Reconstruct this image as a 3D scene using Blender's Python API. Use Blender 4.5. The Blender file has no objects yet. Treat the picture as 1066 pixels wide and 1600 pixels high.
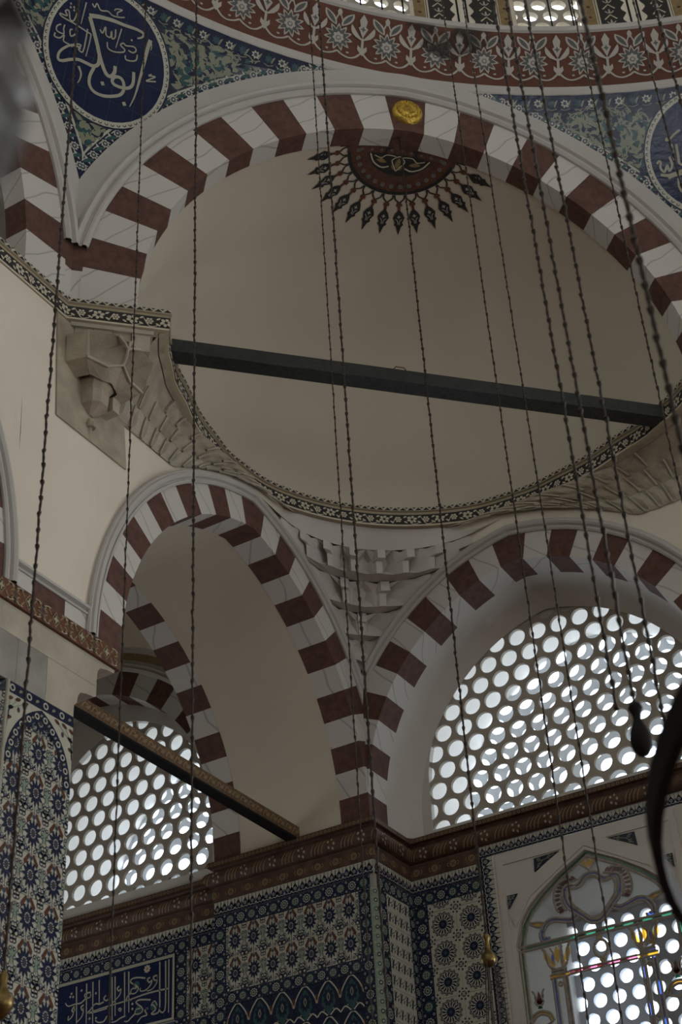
import bpy, bmesh, math, random
from math import sin, cos, pi, sqrt, acos, atan2, radians
from mathutils import Vector, Matrix
from mathutils.geometry import tessellate_polygon
random.seed(7)
SC = bpy.context.scene
COL = SC.collection

# ------------------------------------------------------------------ camera
CAMPOS = (6.639, -12.073, -6.0739)
YAW, PITCH, ROLL = -0.5098, 0.6141, -0.0626
FPX = 2379.03
fw = Vector((sin(YAW)*cos(PITCH), cos(YAW)*cos(PITCH), sin(PITCH)))
rt = fw.cross(Vector((0, 0, 1))).normalized()
upv = rt.cross(fw)
r2 = rt*cos(ROLL) + upv*sin(ROLL)
u2 = -rt*sin(ROLL) + upv*cos(ROLL)
cam = bpy.data.cameras.new('camera')
cam.sensor_fit = 'VERTICAL'
cam.sensor_height = 36.0
cam.sensor_width = 24.0
cam.lens = FPX/1600*36.0
cam.clip_start = 0.05
cam.clip_end = 200
cam.dof.use_dof = True
cam.dof.focus_distance = 14.0
cam.dof.aperture_fstop = 2.8
camo = bpy.data.objects.new('camera', cam)
COL.objects.link(camo)
camo.matrix_world = Matrix(((r2.x, u2.x, -fw.x, CAMPOS[0]), (r2.y, u2.y, -fw.y, CAMPOS[1]), (r2.z, u2.z, -fw.z, CAMPOS[2]), (0, 0, 0, 1)))
SC.camera = camo

# ------------------------------------------------------------------ world (overcast daylight outside the windows)
W = bpy.data.worlds.new('overcast_sky')
SC.world = W
W.use_nodes = True
bg = W.node_tree.nodes['Background']
bg.inputs[0].default_value = (0.86, 0.93, 1.0, 1)
bg.inputs[1].default_value = 7.5
SC.view_settings.view_transform = 'Standard'
SC.view_settings.look = 'None'
SC.view_settings.exposure = -0.25
SC.view_settings.gamma = 1.0
SC.view_settings.use_curve_mapping = False
SC.cycles.max_bounces = 7
SC.cycles.diffuse_bounces = 4
SC.cycles.glossy_bounces = 3
SC.cycles.transparent_max_bounces = 12
SC.cycles.caustics_reflective = False
SC.cycles.caustics_refractive = False
SC.cycles.sample_clamp_indirect = 4.0

# ------------------------------------------------------------------ daylight through the windows behind the photographer, plus an added bay fill
def area(name, loc, direction, sx, sy, watts, col=(0.95, 0.97, 1.0)):
    L = bpy.data.lights.new(name, 'AREA')
    L.shape = 'RECTANGLE'
    L.size = sx
    L.size_y = sy
    L.energy = watts
    L.color = col
    o = bpy.data.objects.new(name, L)
    COL.objects.link(o)
    o.location = loc
    o.rotation_euler = Vector(direction).to_track_quat('-Z', 'Y').to_euler()
    return o

OX = 7.965            # centre of the big dome is (OX, -OX)
R0 = 8.105            # distance from that centre to each arch plane of the octagon

for i_ in range(26):                                  # drum windows out of the camera's view
    a_ = radians(122.13)+2*pi*i_/26
    d_ = (math.degrees(a_)-128+180) % 360-180
    if abs(d_) > 24:
        area('drum_daylight', (OX+8.15*cos(a_), -OX+8.15*sin(a_), 8.75), (-cos(a_), -sin(a_), 0), 0.3, 1.3, 3.5)
for y_ in (-14.2, -10.6, -7.0, -3.4):                 # two rows of windows in the wall on the right
    area('right_daylight', (22.3, y_, 1.2), (-1, 0, 0), 2.2, 2.6, 35)
    area('right_daylight', (22.3, y_, -4.2), (-1, 0, 0), 1.8, 2.8, 130)
for x_ in (2.0, 6.5, 11.0, 15.5):                     # and in the wall behind
    area('rear_daylight', (x_, -17.3, 1.2), (0, 1, 0), 2.2, 2.6, 25)
for x_ in (7.4, 10.4, 13.4):                          # windows of the window wall further right
    area('side_daylight', (x_, 0.5, -3.0), (0, -1, 0), 1.5, 2.4, 215)
    area('side_daylight', (x_, 0.5, 1.2), (0, -1, 0), 1.8, 1.8, 50)
area('bay_fill_light', (-5.35, -1.9, -2.2), (1, 0, 0), 1.4, 2.2, 60)   # unseen fill lamp added to brighten the dark side bay
# ------------------------------------------------------------------ materials
def srgb(r, g, b):
    f = lambda c: ((c/255)/12.92 if c/255 <= 0.04045 else ((c/255+0.055)/1.055)**2.4)
    return (f(r), f(g), f(b), 1)

MATS = {}
def mat(name, col, rough=0.8, metal=0.0, noise=0.0, nscale=6.0, bump=0.0, bscale=60.0, spec=0.3, coat=0.0, col2=None):
    m = bpy.data.materials.new(name)
    m.use_nodes = True
    nt = m.node_tree
    b = nt.nodes['Principled BSDF']
    b.inputs['Roughness'].default_value = rough
    b.inputs['Metallic'].default_value = metal
    b.inputs['Specular IOR Level'].default_value = spec
    b.inputs['Coat Weight'].default_value = coat
    b.inputs['Coat Roughness'].default_value = 0.08
    c = col if len(col) == 4 else (*col, 1)
    b.inputs['Base Color'].default_value = c
    tc = nt.nodes.new('ShaderNodeTexCoord')
    if noise > 0:
        n = nt.nodes.new('ShaderNodeTexNoise')
        n.inputs['Scale'].default_value = nscale
        n.inputs['Detail'].default_value = 5
        nt.links.new(tc.outputs['Object'], n.inputs['Vector'])
        mx = nt.nodes.new('ShaderNodeMix')
        mx.data_type = 'RGBA'
        c2 = col2 if col2 else tuple(x*(1-noise) for x in c[:3]) + (1,)
        mx.inputs[6].default_value = c
        mx.inputs[7].default_value = c2
        rmp = nt.nodes.new('ShaderNodeMapRange')
        rmp.inputs[1].default_value = 0.35
        rmp.inputs[2].default_value = 0.7
        nt.links.new(n.outputs['Fac'], rmp.inputs[0])
        nt.links.new(rmp.outputs[0], mx.inputs[0])
        nt.links.new(mx.outputs[2], b.inputs['Base Color'])
    if bump > 0:
        n2 = nt.nodes.new('ShaderNodeTexNoise')
        n2.inputs['Scale'].default_value = bscale
        n2.inputs['Detail'].default_value = 4
        nt.links.new(tc.outputs['Object'], n2.inputs['Vector'])
        bp = nt.nodes.new('ShaderNodeBump')
        bp.inputs['Strength'].default_value = bump
        bp.inputs['Distance'].default_value = 0.02
        nt.links.new(n2.outputs['Fac'], bp.inputs['Height'])
        nt.links.new(bp.outputs[0], b.inputs['Normal'])
    MATS[name] = m
    return m

def veined(name, base, vein, scale=2.2):
    """white block painted with thin grey marble veins"""
    m = mat(name, base, 0.7)
    nt = m.node_tree
    b = nt.nodes['Principled BSDF']
    tc = [n for n in nt.nodes if n.bl_idname == 'ShaderNodeTexCoord'][0]
    oi = nt.nodes.new('ShaderNodeObjectInfo')
    ad = nt.nodes.new('ShaderNodeVectorMath')
    ad.operation = 'MULTIPLY_ADD'
    cb = nt.nodes.new('ShaderNodeCombineXYZ')
    for i in range(3):
        nt.links.new(oi.outputs['Random'], cb.inputs[i])
    ad.inputs[1].default_value = (9, 7, 5)
    nt.links.new(cb.outputs[0], ad.inputs[0])
    nt.links.new(tc.outputs['Object'], ad.inputs[2])
    w = nt.nodes.new('ShaderNodeTexWave')
    w.inputs['Scale'].default_value = scale
    w.inputs['Distortion'].default_value = 3.5
    w.inputs['Detail'].default_value = 1.5
    w.inputs['Detail Scale'].default_value = 0.8
    w.bands_direction = 'DIAGONAL'
    nt.links.new(ad.outputs[0], w.inputs['Vector'])
    r = nt.nodes.new('ShaderNodeValToRGB')
    r.color_ramp.elements[0].position = 0.0
    r.color_ramp.elements[0].color = vein
    r.color_ramp.elements[1].position = 0.022
    r.color_ramp.elements[1].color = base
    nt.links.new(w.outputs['Fac'], r.inputs[0])
    nt.links.new(r.outputs[0], b.inputs['Base Color'])
    return m

def thin_glass(name, tint, gloss=0.12, haze=0.0):
    m = bpy.data.materials.new(name)
    m.use_nodes = True
    nt = m.node_tree
    nt.nodes.remove(nt.nodes['Principled BSDF'])
    out = nt.nodes['Material Output']
    t = nt.nodes.new('ShaderNodeBsdfTransparent')
    t.inputs[0].default_value = (*tint, 1)
    g = nt.nodes.new('ShaderNodeBsdfGlossy')
    g.inputs['Roughness'].default_value = 0.15
    mx = nt.nodes.new('ShaderNodeMixShader')
    mx.inputs[0].default_value = gloss
    nt.links.new(t.outputs[0], mx.inputs[1])
    nt.links.new(g.outputs[0], mx.inputs[2])
    last = mx
    if haze > 0:
        d = nt.nodes.new('ShaderNodeBsdfDiffuse')
        d.inputs[0].default_value = (0.7, 0.7, 0.68, 1)
        m2 = nt.nodes.new('ShaderNodeMixShader')
        m2.inputs[0].default_value = haze
        nt.links.new(mx.outputs[0], m2.inputs[1])
        nt.links.new(d.outputs[0], m2.inputs[2])
        last = m2
    nt.links.new(last.outputs[0], out.inputs[0])
    MATS[name] = m
    return m

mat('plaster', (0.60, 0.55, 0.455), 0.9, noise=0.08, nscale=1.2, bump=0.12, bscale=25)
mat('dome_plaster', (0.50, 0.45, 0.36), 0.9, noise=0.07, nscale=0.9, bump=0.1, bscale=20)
mat('white', (0.40, 0.387, 0.352), 0.75, noise=0.06, nscale=3, bump=0.08, bscale=30)
mat('white_soft', (0.48, 0.458, 0.41), 0.8, noise=0.08, nscale=2, bump=0.1, bscale=25)
veined('marble', (0.46, 0.445, 0.405, 1), (0.30, 0.29, 0.265, 1), 2.0)
mat('red', (0.100, 0.048, 0.035), 0.75, noise=0.35, nscale=14, bump=0.08, bscale=70)
mat('stone', (0.36, 0.315, 0.235), 0.9, noise=0.35, nscale=5, bump=0.3, bscale=45)
mat('stone_band', (0.40, 0.365, 0.285), 0.9, noise=0.3, nscale=2.5, bump=0.25, bscale=40)
mat('stone_grey', (0.27, 0.26, 0.225), 0.85, noise=0.3, nscale=4, bump=0.2, bscale=40)
mat('cornice_red', (0.088, 0.047, 0.031), 0.6, noise=0.5, nscale=9, bump=0.2, bscale=50)
mat('string_red', (0.125, 0.050, 0.028), 0.6, noise=0.45, nscale=12)
mat('ochre', (0.24, 0.17, 0.08), 0.6, noise=0.3, nscale=20)
mat('gold_paint', (0.22, 0.155, 0.075), 0.55)
mat('gold', (0.75, 0.52, 0.10), 0.35, metal=0.9, noise=0.6, nscale=28, bump=0.6, bscale=40)
mat('brass', (0.19, 0.135, 0.05), 0.35, metal=0.9, noise=0.3, nscale=15)
mat('band_black', (0.022, 0.022, 0.02), 0.7)
mat('band_cream', (0.47, 0.43, 0.33), 0.75)
mat('band_tan', (0.33, 0.28, 0.19), 0.75)
mat('ring_red', (0.105, 0.042, 0.025), 0.75, noise=0.25, nscale=4)
mat('ring_grey', (0.36, 0.34, 0.30), 0.75)
mat('ring_dark', (0.085, 0.09, 0.085), 0.75)
mat('beam', (0.026, 0.030, 0.028), 0.7, noise=0.4, nscale=18, bump=0.5, bscale=30)
mat('beam_gold', (0.15, 0.092, 0.042), 0.6, noise=0.75, nscale=35, bump=0.3, bscale=60, col2=(0.06, 0.032, 0.016, 1))
mat('chain', (0.028, 0.020, 0.014), 0.5, metal=0.4)
mat('iron', (0.010, 0.010, 0.010), 0.75, spec=0.15)
mat('grille', (0.35, 0.32, 0.265), 0.9, noise=0.12, nscale=6, bump=0.12, bscale=40)
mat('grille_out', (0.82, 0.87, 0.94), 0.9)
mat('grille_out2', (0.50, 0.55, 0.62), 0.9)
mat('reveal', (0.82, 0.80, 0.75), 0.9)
mat('timber_dark', (0.10, 0.085, 0.07), 0.8)
mat('floor_carpet', (0.20, 0.10, 0.08), 0.95, noise=0.3, nscale=3)
# glazed tile colours
g = dict(rough=0.16, spec=0.28)
mat('t_white', (0.40, 0.395, 0.325), noise=0.12, nscale=9, bump=0.10, bscale=22, **g)
mat('t_blue', (0.012, 0.019, 0.046), noise=0.4, nscale=16, bump=0.10, bscale=22, **g)
mat('t_cobalt', (0.007, 0.014, 0.050), noise=0.35, nscale=10, bump=0.12, bscale=14, **g)
mat('t_dark', (0.018, 0.024, 0.042), bump=0.10, bscale=22, **g)
mat('t_turq', (0.030, 0.078, 0.082), noise=0.3, nscale=18, bump=0.10, bscale=22, **g)
mat('t_green', (0.20, 0.25, 0.19), bump=0.10, bscale=22, **g)
mat('t_red', (0.080, 0.036, 0.023), bump=0.10, bscale=22, **g)
mat('t_mid', (0.045, 0.066, 0.105), noise=0.3, nscale=20, bump=0.10, bscale=22, **g)
mat('t_leaf', (0.19, 0.20, 0.145), bump=0.10, bscale=22, **g)
mat('t_grout', (0.30, 0.29, 0.25), 0.9)
mat('t_cream', (0.30, 0.295, 0.23), 0.35)
# window glass
thin_glass('pane', (0.95, 0.97, 1.0), 0.06, 0.0)
thin_glass('pane_grey', (0.70, 0.72, 0.75), 0.10, 0.16)
thin_glass('pane_grey_dense', (0.34, 0.335, 0.32), 0.08, 0.10)
thin_glass('cup_glass', (0.72, 0.75, 0.80), 0.30, 0.12)
thin_glass('glass_blue', (0.06, 0.16, 0.75), 0.15, 0.06)
thin_glass('glass_green', (0.03, 0.24, 0.14), 0.15, 0.05)
thin_glass('glass_amber', (0.95, 0.50, 0.03), 0.12, 0.05)
thin_glass('glass_red', (0.16, 0.02, 0.025), 0.12, 0.03)
thin_glass('glass_pink', (0.75, 0.13, 0.25), 0.12, 0.05)
mat('came', (0.30, 0.275, 0.225), 0.85, noise=0.3, nscale=20, bump=0.2, bscale=60)
mat('lamp_glass', (0.30, 0.32, 0.34), 0.08, spec=0.8, noise=0.7, nscale=30)
MATS['lamp_glass'].node_tree.nodes['Principled BSDF'].inputs['Transmission Weight'].default_value = 0.75

def soot(name):
    m = thin_glass(name, (1, 1, 1), 0.0)
    nt = m.node_tree
    out = nt.nodes['Material Output']
    t = [n for n in nt.nodes if n.bl_idname == 'ShaderNodeBsdfTransparent'][0]
    d = nt.nodes.new('ShaderNodeBsdfDiffuse')
    d.inputs[0].default_value = (0.05, 0.047, 0.042, 1)
    tc = nt.nodes.new('ShaderNodeTexCoord')
    n = nt.nodes.new('ShaderNodeTexNoise')
    n.inputs['Scale'].default_value = 5
    n.inputs['Detail'].default_value = 6
    r = nt.nodes.new('ShaderNodeMapRange')
    r.inputs[1].default_value = 0.40
    r.inputs[2].default_value = 0.62
    r.inputs[4].default_value = 0.85
    nt.links.new(tc.outputs['Object'], n.inputs['Vector'])
    nt.links.new(n.outputs['Fac'], r.inputs[0])
    mx = nt.nodes.new('ShaderNodeMixShader')
    nt.links.new(r.outputs[0], mx.inputs[0])
    nt.links.new(t.outputs[0], mx.inputs[1])
    nt.links.new(d.outputs[0], mx.inputs[2])
    nt.links.new(mx.outputs[0], out.inputs[0])
soot('soot')
mat('rosette_dot', (0.13, 0.115, 0.10), 0.8)

# ------------------------------------------------------------------ mesh helpers
class MB:
    def __init__(s):
        s.v, s.f, s.m, s.mats = [], [], [], []
    def mi(s, k):
        if k not in s.mats:
            s.mats.append(k)
        return s.mats.index(k)
    def face(s, pts, k):
        i = len(s.v)
        s.v += [tuple(p) for p in pts]
        s.f.append(tuple(range(i, i+len(pts))))
        s.m.append(s.mi(k))
    def grid(s, rows, k, closed=False):
        """rows: list of equal-length point lists, joined with shared vertices"""
        i0 = len(s.v)
        n = len(rows[0])
        for r in rows:
            s.v += [tuple(p) for p in r]
        mi = s.mi(k) if isinstance(k, str) else None
        for a in range(len(rows)-1):
            for b in range(n if closed else n-1):
                c = (b+1) % n
                s.f.append((i0+a*n+b, i0+a*n+c, i0+(a+1)*n+c, i0+(a+1)*n+b))
                s.m.append(mi if mi is not None else s.mi(k(a, b)))
    def box(s, x0, x1, y0, y1, z0, z1, k):
        i = len(s.v)
        s.v += [(x, y, z) for z in (z0, z1) for y in (y0, y1) for x in (x0, x1)]
        for q in ((0, 2, 3, 1), (4, 5, 7, 6), (0, 1, 5, 4), (2, 6, 7, 3), (0, 4, 6, 2), (1, 3, 7, 5)):
            s.f.append(tuple(i+j for j in q))
            s.m.append(s.mi(k))
    def prism(s, poly, fn, d0, d1, k, kside=None):
        """poly: 2D points; fn(u,v,d)->3D; extruded from d0 to d1"""
        n = len(poly)
        i = len(s.v)
        s.v += [tuple(fn(u, v, d0)) for u, v in poly] + [tuple(fn(u, v, d1)) for u, v in poly]
        s.f.append(tuple(range(i, i+n)))
        s.m.append(s.mi(k))
        s.f.append(tuple(range(i+2*n-1, i+n-1, -1)))
        s.m.append(s.mi(k))
        for a in range(n):
            b = (a+1) % n
            s.f.append((i+a, i+n+a, i+n+b, i+b))
            s.m.append(s.mi(kside or k))
    def lathe(s, prof, c, k, n=20):
        rows = [[(c[0]+r*cos(2*pi*j/n), c[1]+r*sin(2*pi*j/n), c[2]+z) for j in range(n)] for r, z in prof]
        s.grid(rows, k, True)
    def tube(s, pts, r, k, n=8):
        pts = [Vector(p) for p in pts]
        rows = []
        for i, p in enumerate(pts):
            t = (pts[min(i+1, len(pts)-1)]-pts[max(i-1, 0)]).normalized()
            a = Vector((0, 0, 1)) if abs(t.z) < 0.9 else Vector((1, 0, 0))
            b = t.cross(a).normalized()
            c = t.cross(b)
            rr = r[i] if isinstance(r, (list, tuple)) else r
            rows.append([p+b*rr*cos(2*pi*j/n)+c*rr*sin(2*pi*j/n) for j in range(n)])
        s.grid(rows, k, True)
    def mesh(s, name, clips=(), weld=True, smooth=False, tri=False):
        me = bpy.data.meshes.new(name)
        me.from_pydata([tuple(p) for p in s.v], [], s.f)
        for k in s.mats:
            me.materials.append(MATS[k])
        for p, mi in zip(me.polygons, s.m):
            p.material_index = mi
        if clips or weld:
            bm = bmesh.new()
            bm.from_mesh(me)
            if weld:
                bmesh.ops.remove_doubles(bm, verts=bm.verts, dist=1e-5)
            for co, no in clips:
                bmesh.ops.bisect_plane(bm, geom=bm.verts[:]+bm.edges[:]+bm.faces[:], plane_co=co, plane_no=no, clear_outer=True)
            bmesh.ops.recalc_face_normals(bm, faces=bm.faces) if weld else None
            bm.to_mesh(me)
            bm.free()
        if smooth:
            for p in me.polygons:
                p.use_smooth = True
        return me
    def build(s, name, parent=None, clips=(), weld=True, smooth=False, **props):
        return obj(name, s.mesh(name, clips, weld, smooth), parent, **props)

def obj(name, me, parent=None, **props):
    o = bpy.data.objects.new(name, me)
    COL.objects.link(o)
    if parent is not None:
        o.parent = parent
    for k, v in props.items():
        o[k] = v
    return o

def thing(name, label, category, loc=(0, 0, 0), group=None):
    o = bpy.data.objects.new(name, None)
    COL.objects.link(o)
    o.location = loc
    o.empty_display_size = 0.2
    o['label'] = label
    o['category'] = category
    if group:
        o['group'] = group
    return o

def structure(name, label=None, loc=(0, 0, 0)):
    o = bpy.data.objects.new(name, None)
    COL.objects.link(o)
    o.location = loc
    o['kind'] = 'structure'
    if label:
        o['label'] = label
    return o

def copy_tree(o, parent=None):
    c = o.copy()
    COL.objects.link(c)
    c.parent = parent
    for ch in [x for x in bpy.data.objects if x.parent == o]:
        copy_tree(ch, c)
    return c

# ------------------------------------------------------------------ flat print: coloured shapes laid on a mapped surface
def smooth_pts(pts, n=4, closed=False):
    if len(pts) < 3:
        return [tuple(p[:2]) for p in pts]
    out = []
    N = len(pts)
    rng = range(N if closed else N-1)
    g = lambda i: pts[i % N] if closed else pts[max(0, min(N-1, i))]
    for i in rng:
        p0, p1, p2, p3 = g(i-1), g(i), g(i+1), g(i+2)
        for j in range(n):
            t = j/n
            out.append(tuple(0.5*((2*p1[a])+(-p0[a]+p2[a])*t+(2*p0[a]-5*p1[a]+4*p2[a]-p3[a])*t*t+(-p0[a]+3*p1[a]-3*p2[a]+p3[a])*t**3) for a in (0, 1)))
    if not closed:
        out.append(tuple(pts[-1][:2]))
    return out

class Print:
    """fn(u, v, lift) -> 3D point; shapes are stacked in layers a fraction of a millimetre apart"""
    def __init__(s, fn, step=0.0006, base=0.0004):
        s.fn, s.step, s.base, s.mb = fn, step, base, MB()
    def P(s, p, lay):
        return s.fn(p[0], p[1], s.base+s.step*lay)
    def fan(s, c, ring, k, lay):
        i = len(s.mb.v)
        s.mb.v.append(tuple(s.P(c, lay)))
        s.mb.v += [tuple(s.P(p, lay)) for p in ring]
        n = len(ring)
        mi = s.mb.mi(k)
        for a in range(n):
            s.mb.f.append((i, i+1+a, i+1+(a+1) % n))
            s.mb.m.append(mi)
    def disc(s, c, r, k, lay, n=14, ry=None):
        ry = ry or r
        s.fan(c, [(c[0]+r*cos(2*pi*a/n), c[1]+ry*sin(2*pi*a/n)) for a in range(n)], k, lay)
    def ring(s, c, r0, r1, k, lay, n=18, a0=0, a1=2*pi):
        s.band([(c[0]+r0*cos(a0+(a1-a0)*a/n), c[1]+r0*sin(a0+(a1-a0)*a/n)) for a in range(n+1)],
               [(c[0]+r1*cos(a0+(a1-a0)*a/n), c[1]+r1*sin(a0+(a1-a0)*a/n)) for a in range(n+1)], k, lay)
    def band(s, A, B, k, lay):
        i = len(s.mb.v)
        mi = s.mb.mi(k)
        n = len(A)
        s.mb.v += [tuple(s.P(p, lay)) for p in A] + [tuple(s.P(p, lay)) for p in B]
        for a in range(n-1):
            s.mb.f.append((i+a, i+a+1, i+n+a+1, i+n+a))
            s.mb.m.append(mi)
    def star(s, c, r0, r1, n, k, lay, rot=0.0, sy=1.0):
        ring = []
        for a in range(n):
            for q, r in ((-0.5, r0), (-0.22, r0*0.45+r1*0.55), (0, r1), (0.22, r0*0.45+r1*0.55)):
                t = rot+2*pi*(a+q)/n
                ring.append((c[0]+r*cos(t), c[1]+r*sin(t)*sy))
        s.fan(c, ring, k, lay)
    def leaf(s, p, q, w, k, lay, bend=0.0, n=7):
        dx, dy = q[0]-p[0], q[1]-p[1]
        L = sqrt(dx*dx+dy*dy) or 1e-6
        nx, ny = -dy/L, dx/L
        A, B = [], []
        for i in range(n+1):
            t = i/n
            h = w*(sin(pi*t)**0.8)*0.5
            b = bend*sin(pi*t)
            cx, cy = p[0]+dx*t+nx*b, p[1]+dy*t+ny*b
            A.append((cx+nx*h, cy+ny*h))
            B.append((cx-nx*h, cy-ny*h))
        s.band(A, B, k, lay)
    def stroke(s, pts, w, k, lay, smooth=4, w1=None, closed=False):
        if smooth:
            pts = smooth_pts(pts, smooth, closed)
            if closed:
                pts = pts+[pts[0]]
        n = len(pts)
        w1 = w if w1 is None else w1
        A, B = [], []
        for i, p in enumerate(pts):
            a, b = pts[max(0, i-1)], pts[min(n-1, i+1)]
            if closed and i in (0, n-1):
                a, b = pts[-2], pts[1]
            dx, dy = b[0]-a[0], b[1]-a[1]
            L = sqrt(dx*dx+dy*dy) or 1e-6
            h = (w+(w1-w)*i/max(1, n-1))*0.5
            A.append((p[0]-dy/L*h, p[1]+dx/L*h))
            B.append((p[0]+dy/L*h, p[1]-dx/L*h))
        s.band(A, B, k, lay)
    def poly(s, pts, k, lay):
        tri = tessellate_polygon([[Vector((p[0], p[1], 0)) for p in pts]])
        i = len(s.mb.v)
        s.mb.v += [tuple(s.P(p, lay)) for p in pts]
        mi = s.mb.mi(k)
        for t in tri:
            s.mb.f.append(tuple(i+j for j in t))
            s.mb.m.append(mi)
    def rect(s, x0, x1, y0, y1, k, lay, nx=1, ny=1):
        for a in range(nx):
            for b in range(ny):
                xa, xb = x0+(x1-x0)*a/nx, x0+(x1-x0)*(a+1)/nx
                ya, yb = y0+(y1-y0)*b/ny, y0+(y1-y0)*(b+1)/ny
                s.mb.face([s.P(p, lay) for p in ((xa, ya), (xb, ya), (xb, yb), (xa, yb))], k)
    def build(s, name, parent=None, clips=(), **props):
        props.setdefault('kind', 'stuff')
        return s.mb.build(name, parent, clips, weld=False, **props)

# ------------------------------------------------------------------ pointed arches
class Arch:
    """two-centred arch: half span a, centre offset e, straight foot k; u along the span from the middle, z up"""
    def __init__(s, a, e, k=0.0, z0=0.0):
        s.a, s.e, s.k, s.z0 = a, e, k, z0
        s.r = a+e
        s.half = k+s.r*acos(e/s.r)
    def joint(s, t, off):
        """point at arc length t (0..2*half) on the intrados, pushed off along its radius"""
        sg = -1
        if t > s.half+1e-9:
            t, sg = 2*s.half-t, 1
        if t <= s.k:
            u, z = -(s.a+off), t
        else:
            al = (t-s.k)/s.r
            u, z = s.e-(s.r+off)*cos(al), s.k+(s.r+off)*sin(al)
        return (u*(-sg), s.z0+z)
    def apex(s, off):
        r = s.r+off
        return (0.0, s.z0+s.k+sqrt(max(0, r*r-s.e*s.e)))
    def path(s, off, n=20, t_foot=0.0):
        """whole curve at offset, foot to foot, same sample count for every offset"""
        r = s.r+off
        am = acos(s.e/r)
        L = [(-(s.a+off), s.z0+t_foot)]
        for i in range(n+1):
            al = am*i/n
            L.append((s.e-r*cos(al), s.z0+s.k+r*sin(al)))
        return L+[(-u, z) for u, z in reversed(L[:-1])]
    def block(s, t0, t1, off):
        m = 3
        inn, out = [], []
        for i in range(m+1):
            t = t0+(t1-t0)*i/m
            inn.append(s.joint(t, 0))
            out.append(s.joint(t, off))
        if t0 < s.half-1e-6 < t1-1e-6:
            inn = [s.joint(t0, 0), s.apex(0), s.joint(t1, 0)]
            out = [s.joint(t0, off), s.apex(off), s.joint(t1, off)]
        return inn+out[::-1]

class Frame:
    """vertical plane: origin (x,y), span direction, depth direction"""
    def __init__(s, o, ud, nd):
        s.o, s.ud, s.nd = o, ud, nd
    def __call__(s, u, z, d):
        return (s.o[0]+s.ud[0]*u+s.nd[0]*d, s.o[1]+s.ud[1]*u+s.nd[1]*d, z)

def voussoirs(parent, ar, fr, n, width, depth, first, clips=(), d0=0.0, foot=0.0):
    for i in range(n):
        t0, t1 = 2*ar.half*i/n, 2*ar.half*(i+1)/n
        poly = ar.block(t0, t1, width)
        if foot and i in (0, n-1):
            poly = [(u, z-foot) if z < ar.z0+1e-4 else (u, z) for u, z in poly]
        k = first if i % 2 == 0 else ('marble' if first == 'red' else 'red')
        mb = MB()
        mb.prism(poly, fr, d0, d0+depth, k)
        me = mb.mesh('voussoir', clips)
        if len(me.polygons) > 1:
            obj('voussoir', me, parent)

def sweep_arch(ar, fr, prof, k, n=22, t_foot=0.0):
    """prof: list of (off, d); k may be a function of the profile index"""
    mb = MB()
    rows = [[fr(u, z, d) for u, z in ar.path(off, n, t_foot)] for off, d in prof]
    mb.grid(rows, k if isinstance(k, str) else (lambda a, b: k(a)))
    return mb

def offset_path(path, d):
    """mitred offset of a 2D polyline towards its right-hand side"""
    out = []
    n = len(path)
    for i in range(n):
        ns = []
        for a, b in ((i-1, i), (i, i+1)):
            if 0 <= a and b < n:
                dx, dy = path[b][0]-path[a][0], path[b][1]-path[a][1]
                L = sqrt(dx*dx+dy*dy)
                ns.append((dy/L, -dx/L))
        nx, ny = sum(q[0] for q in ns), sum(q[1] for q in ns)
        L = sqrt(nx*nx+ny*ny)
        nx, ny = nx/L, ny/L
        c = nx*ns[0][0]+ny*ns[0][1]
        out.append((path[i][0]+nx*d/c, path[i][1]+ny*d/c))
    return out

def sweep_plan(path, prof, k):
    mb = MB()
    rows = []
    for o, z in prof:
        rows.append([(x, y, z) for x, y in offset_path(path, o)])
    mb.grid(rows, k if isinstance(k, str) else (lambda a, b: k(a)))
    return mb

class Along:
    """surface strip along a plan polyline: s = arc length, v = height z, lift along the outward normal"""
    def __init__(s, path, out):
        s.p = offset_path(path, out)
        s.L = [0.0]
        for a, b in zip(s.p, s.p[1:]):
            s.L.append(s.L[-1]+sqrt((b[0]-a[0])**2+(b[1]-a[1])**2))
        s.total = s.L[-1]
    def __call__(s, u, z, lift):
        i = 0
        while i < len(s.L)-2 and s.L[i+1] < u:
            i += 1
        a, b = s.p[i], s.p[i+1]
        d = s.L[i+1]-s.L[i]
        t = (u-s.L[i])/d
        dx, dy = (b[0]-a[0])/d, (b[1]-a[1])/d
        return (a[0]+dx*d*t+dy*lift, a[1]+dy*d*t-dx*lift, z)
# ================================================================== THE BUILDING
MITRE1 = (((0, 0, 0), (1, 1, 0)),)      # keep the side of the left wall
MITRE2 = (((0, 0, 0), (-1, -1, 0)),)    # keep the side of the window wall
AR1 = Arch(1.95, 0.4011, 0.0)
AR2 = Arch(1.8204, 0.307, 0.175)
AR3 = Arch(1.82, 0.307, 0.40)
AR0 = Arch(2.7596, 0.1728, 0.0155, 3.3597)
FR1 = Frame((0, -1.95), (0, 1), (-1, 0))
FR2 = Frame((1.8204, 0), (1, 0), (0, 1))
FR3 = Frame((-1.842-1.82, 0), (1, 0), (0, 1))
YW = 0.752          # window wall
YB = 0.31           # wall of the side bay
XP = -1.842         # back of the pier
CC = 4.468
DIRU, DIRN = (sqrt(.5), sqrt(.5)), (-sqrt(.5), sqrt(.5))
MID = (CC/2, -CC/2)
MOULD = [(0.298+(o_-0.298)*0.8, d_*0.65) for o_, d_ in [(0.298, 0.02), (0.298, -0.03), (0.318, -0.05), (0.335, -0.05), (0.342, -0.032), (0.355, -0.032), (0.37, -0.07), (0.395, -0.088), (0.42, -0.08), (0.432, -0.05), (0.45, -0.05), (0.462, -0.03), (0.462, 0.15)]]

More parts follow.
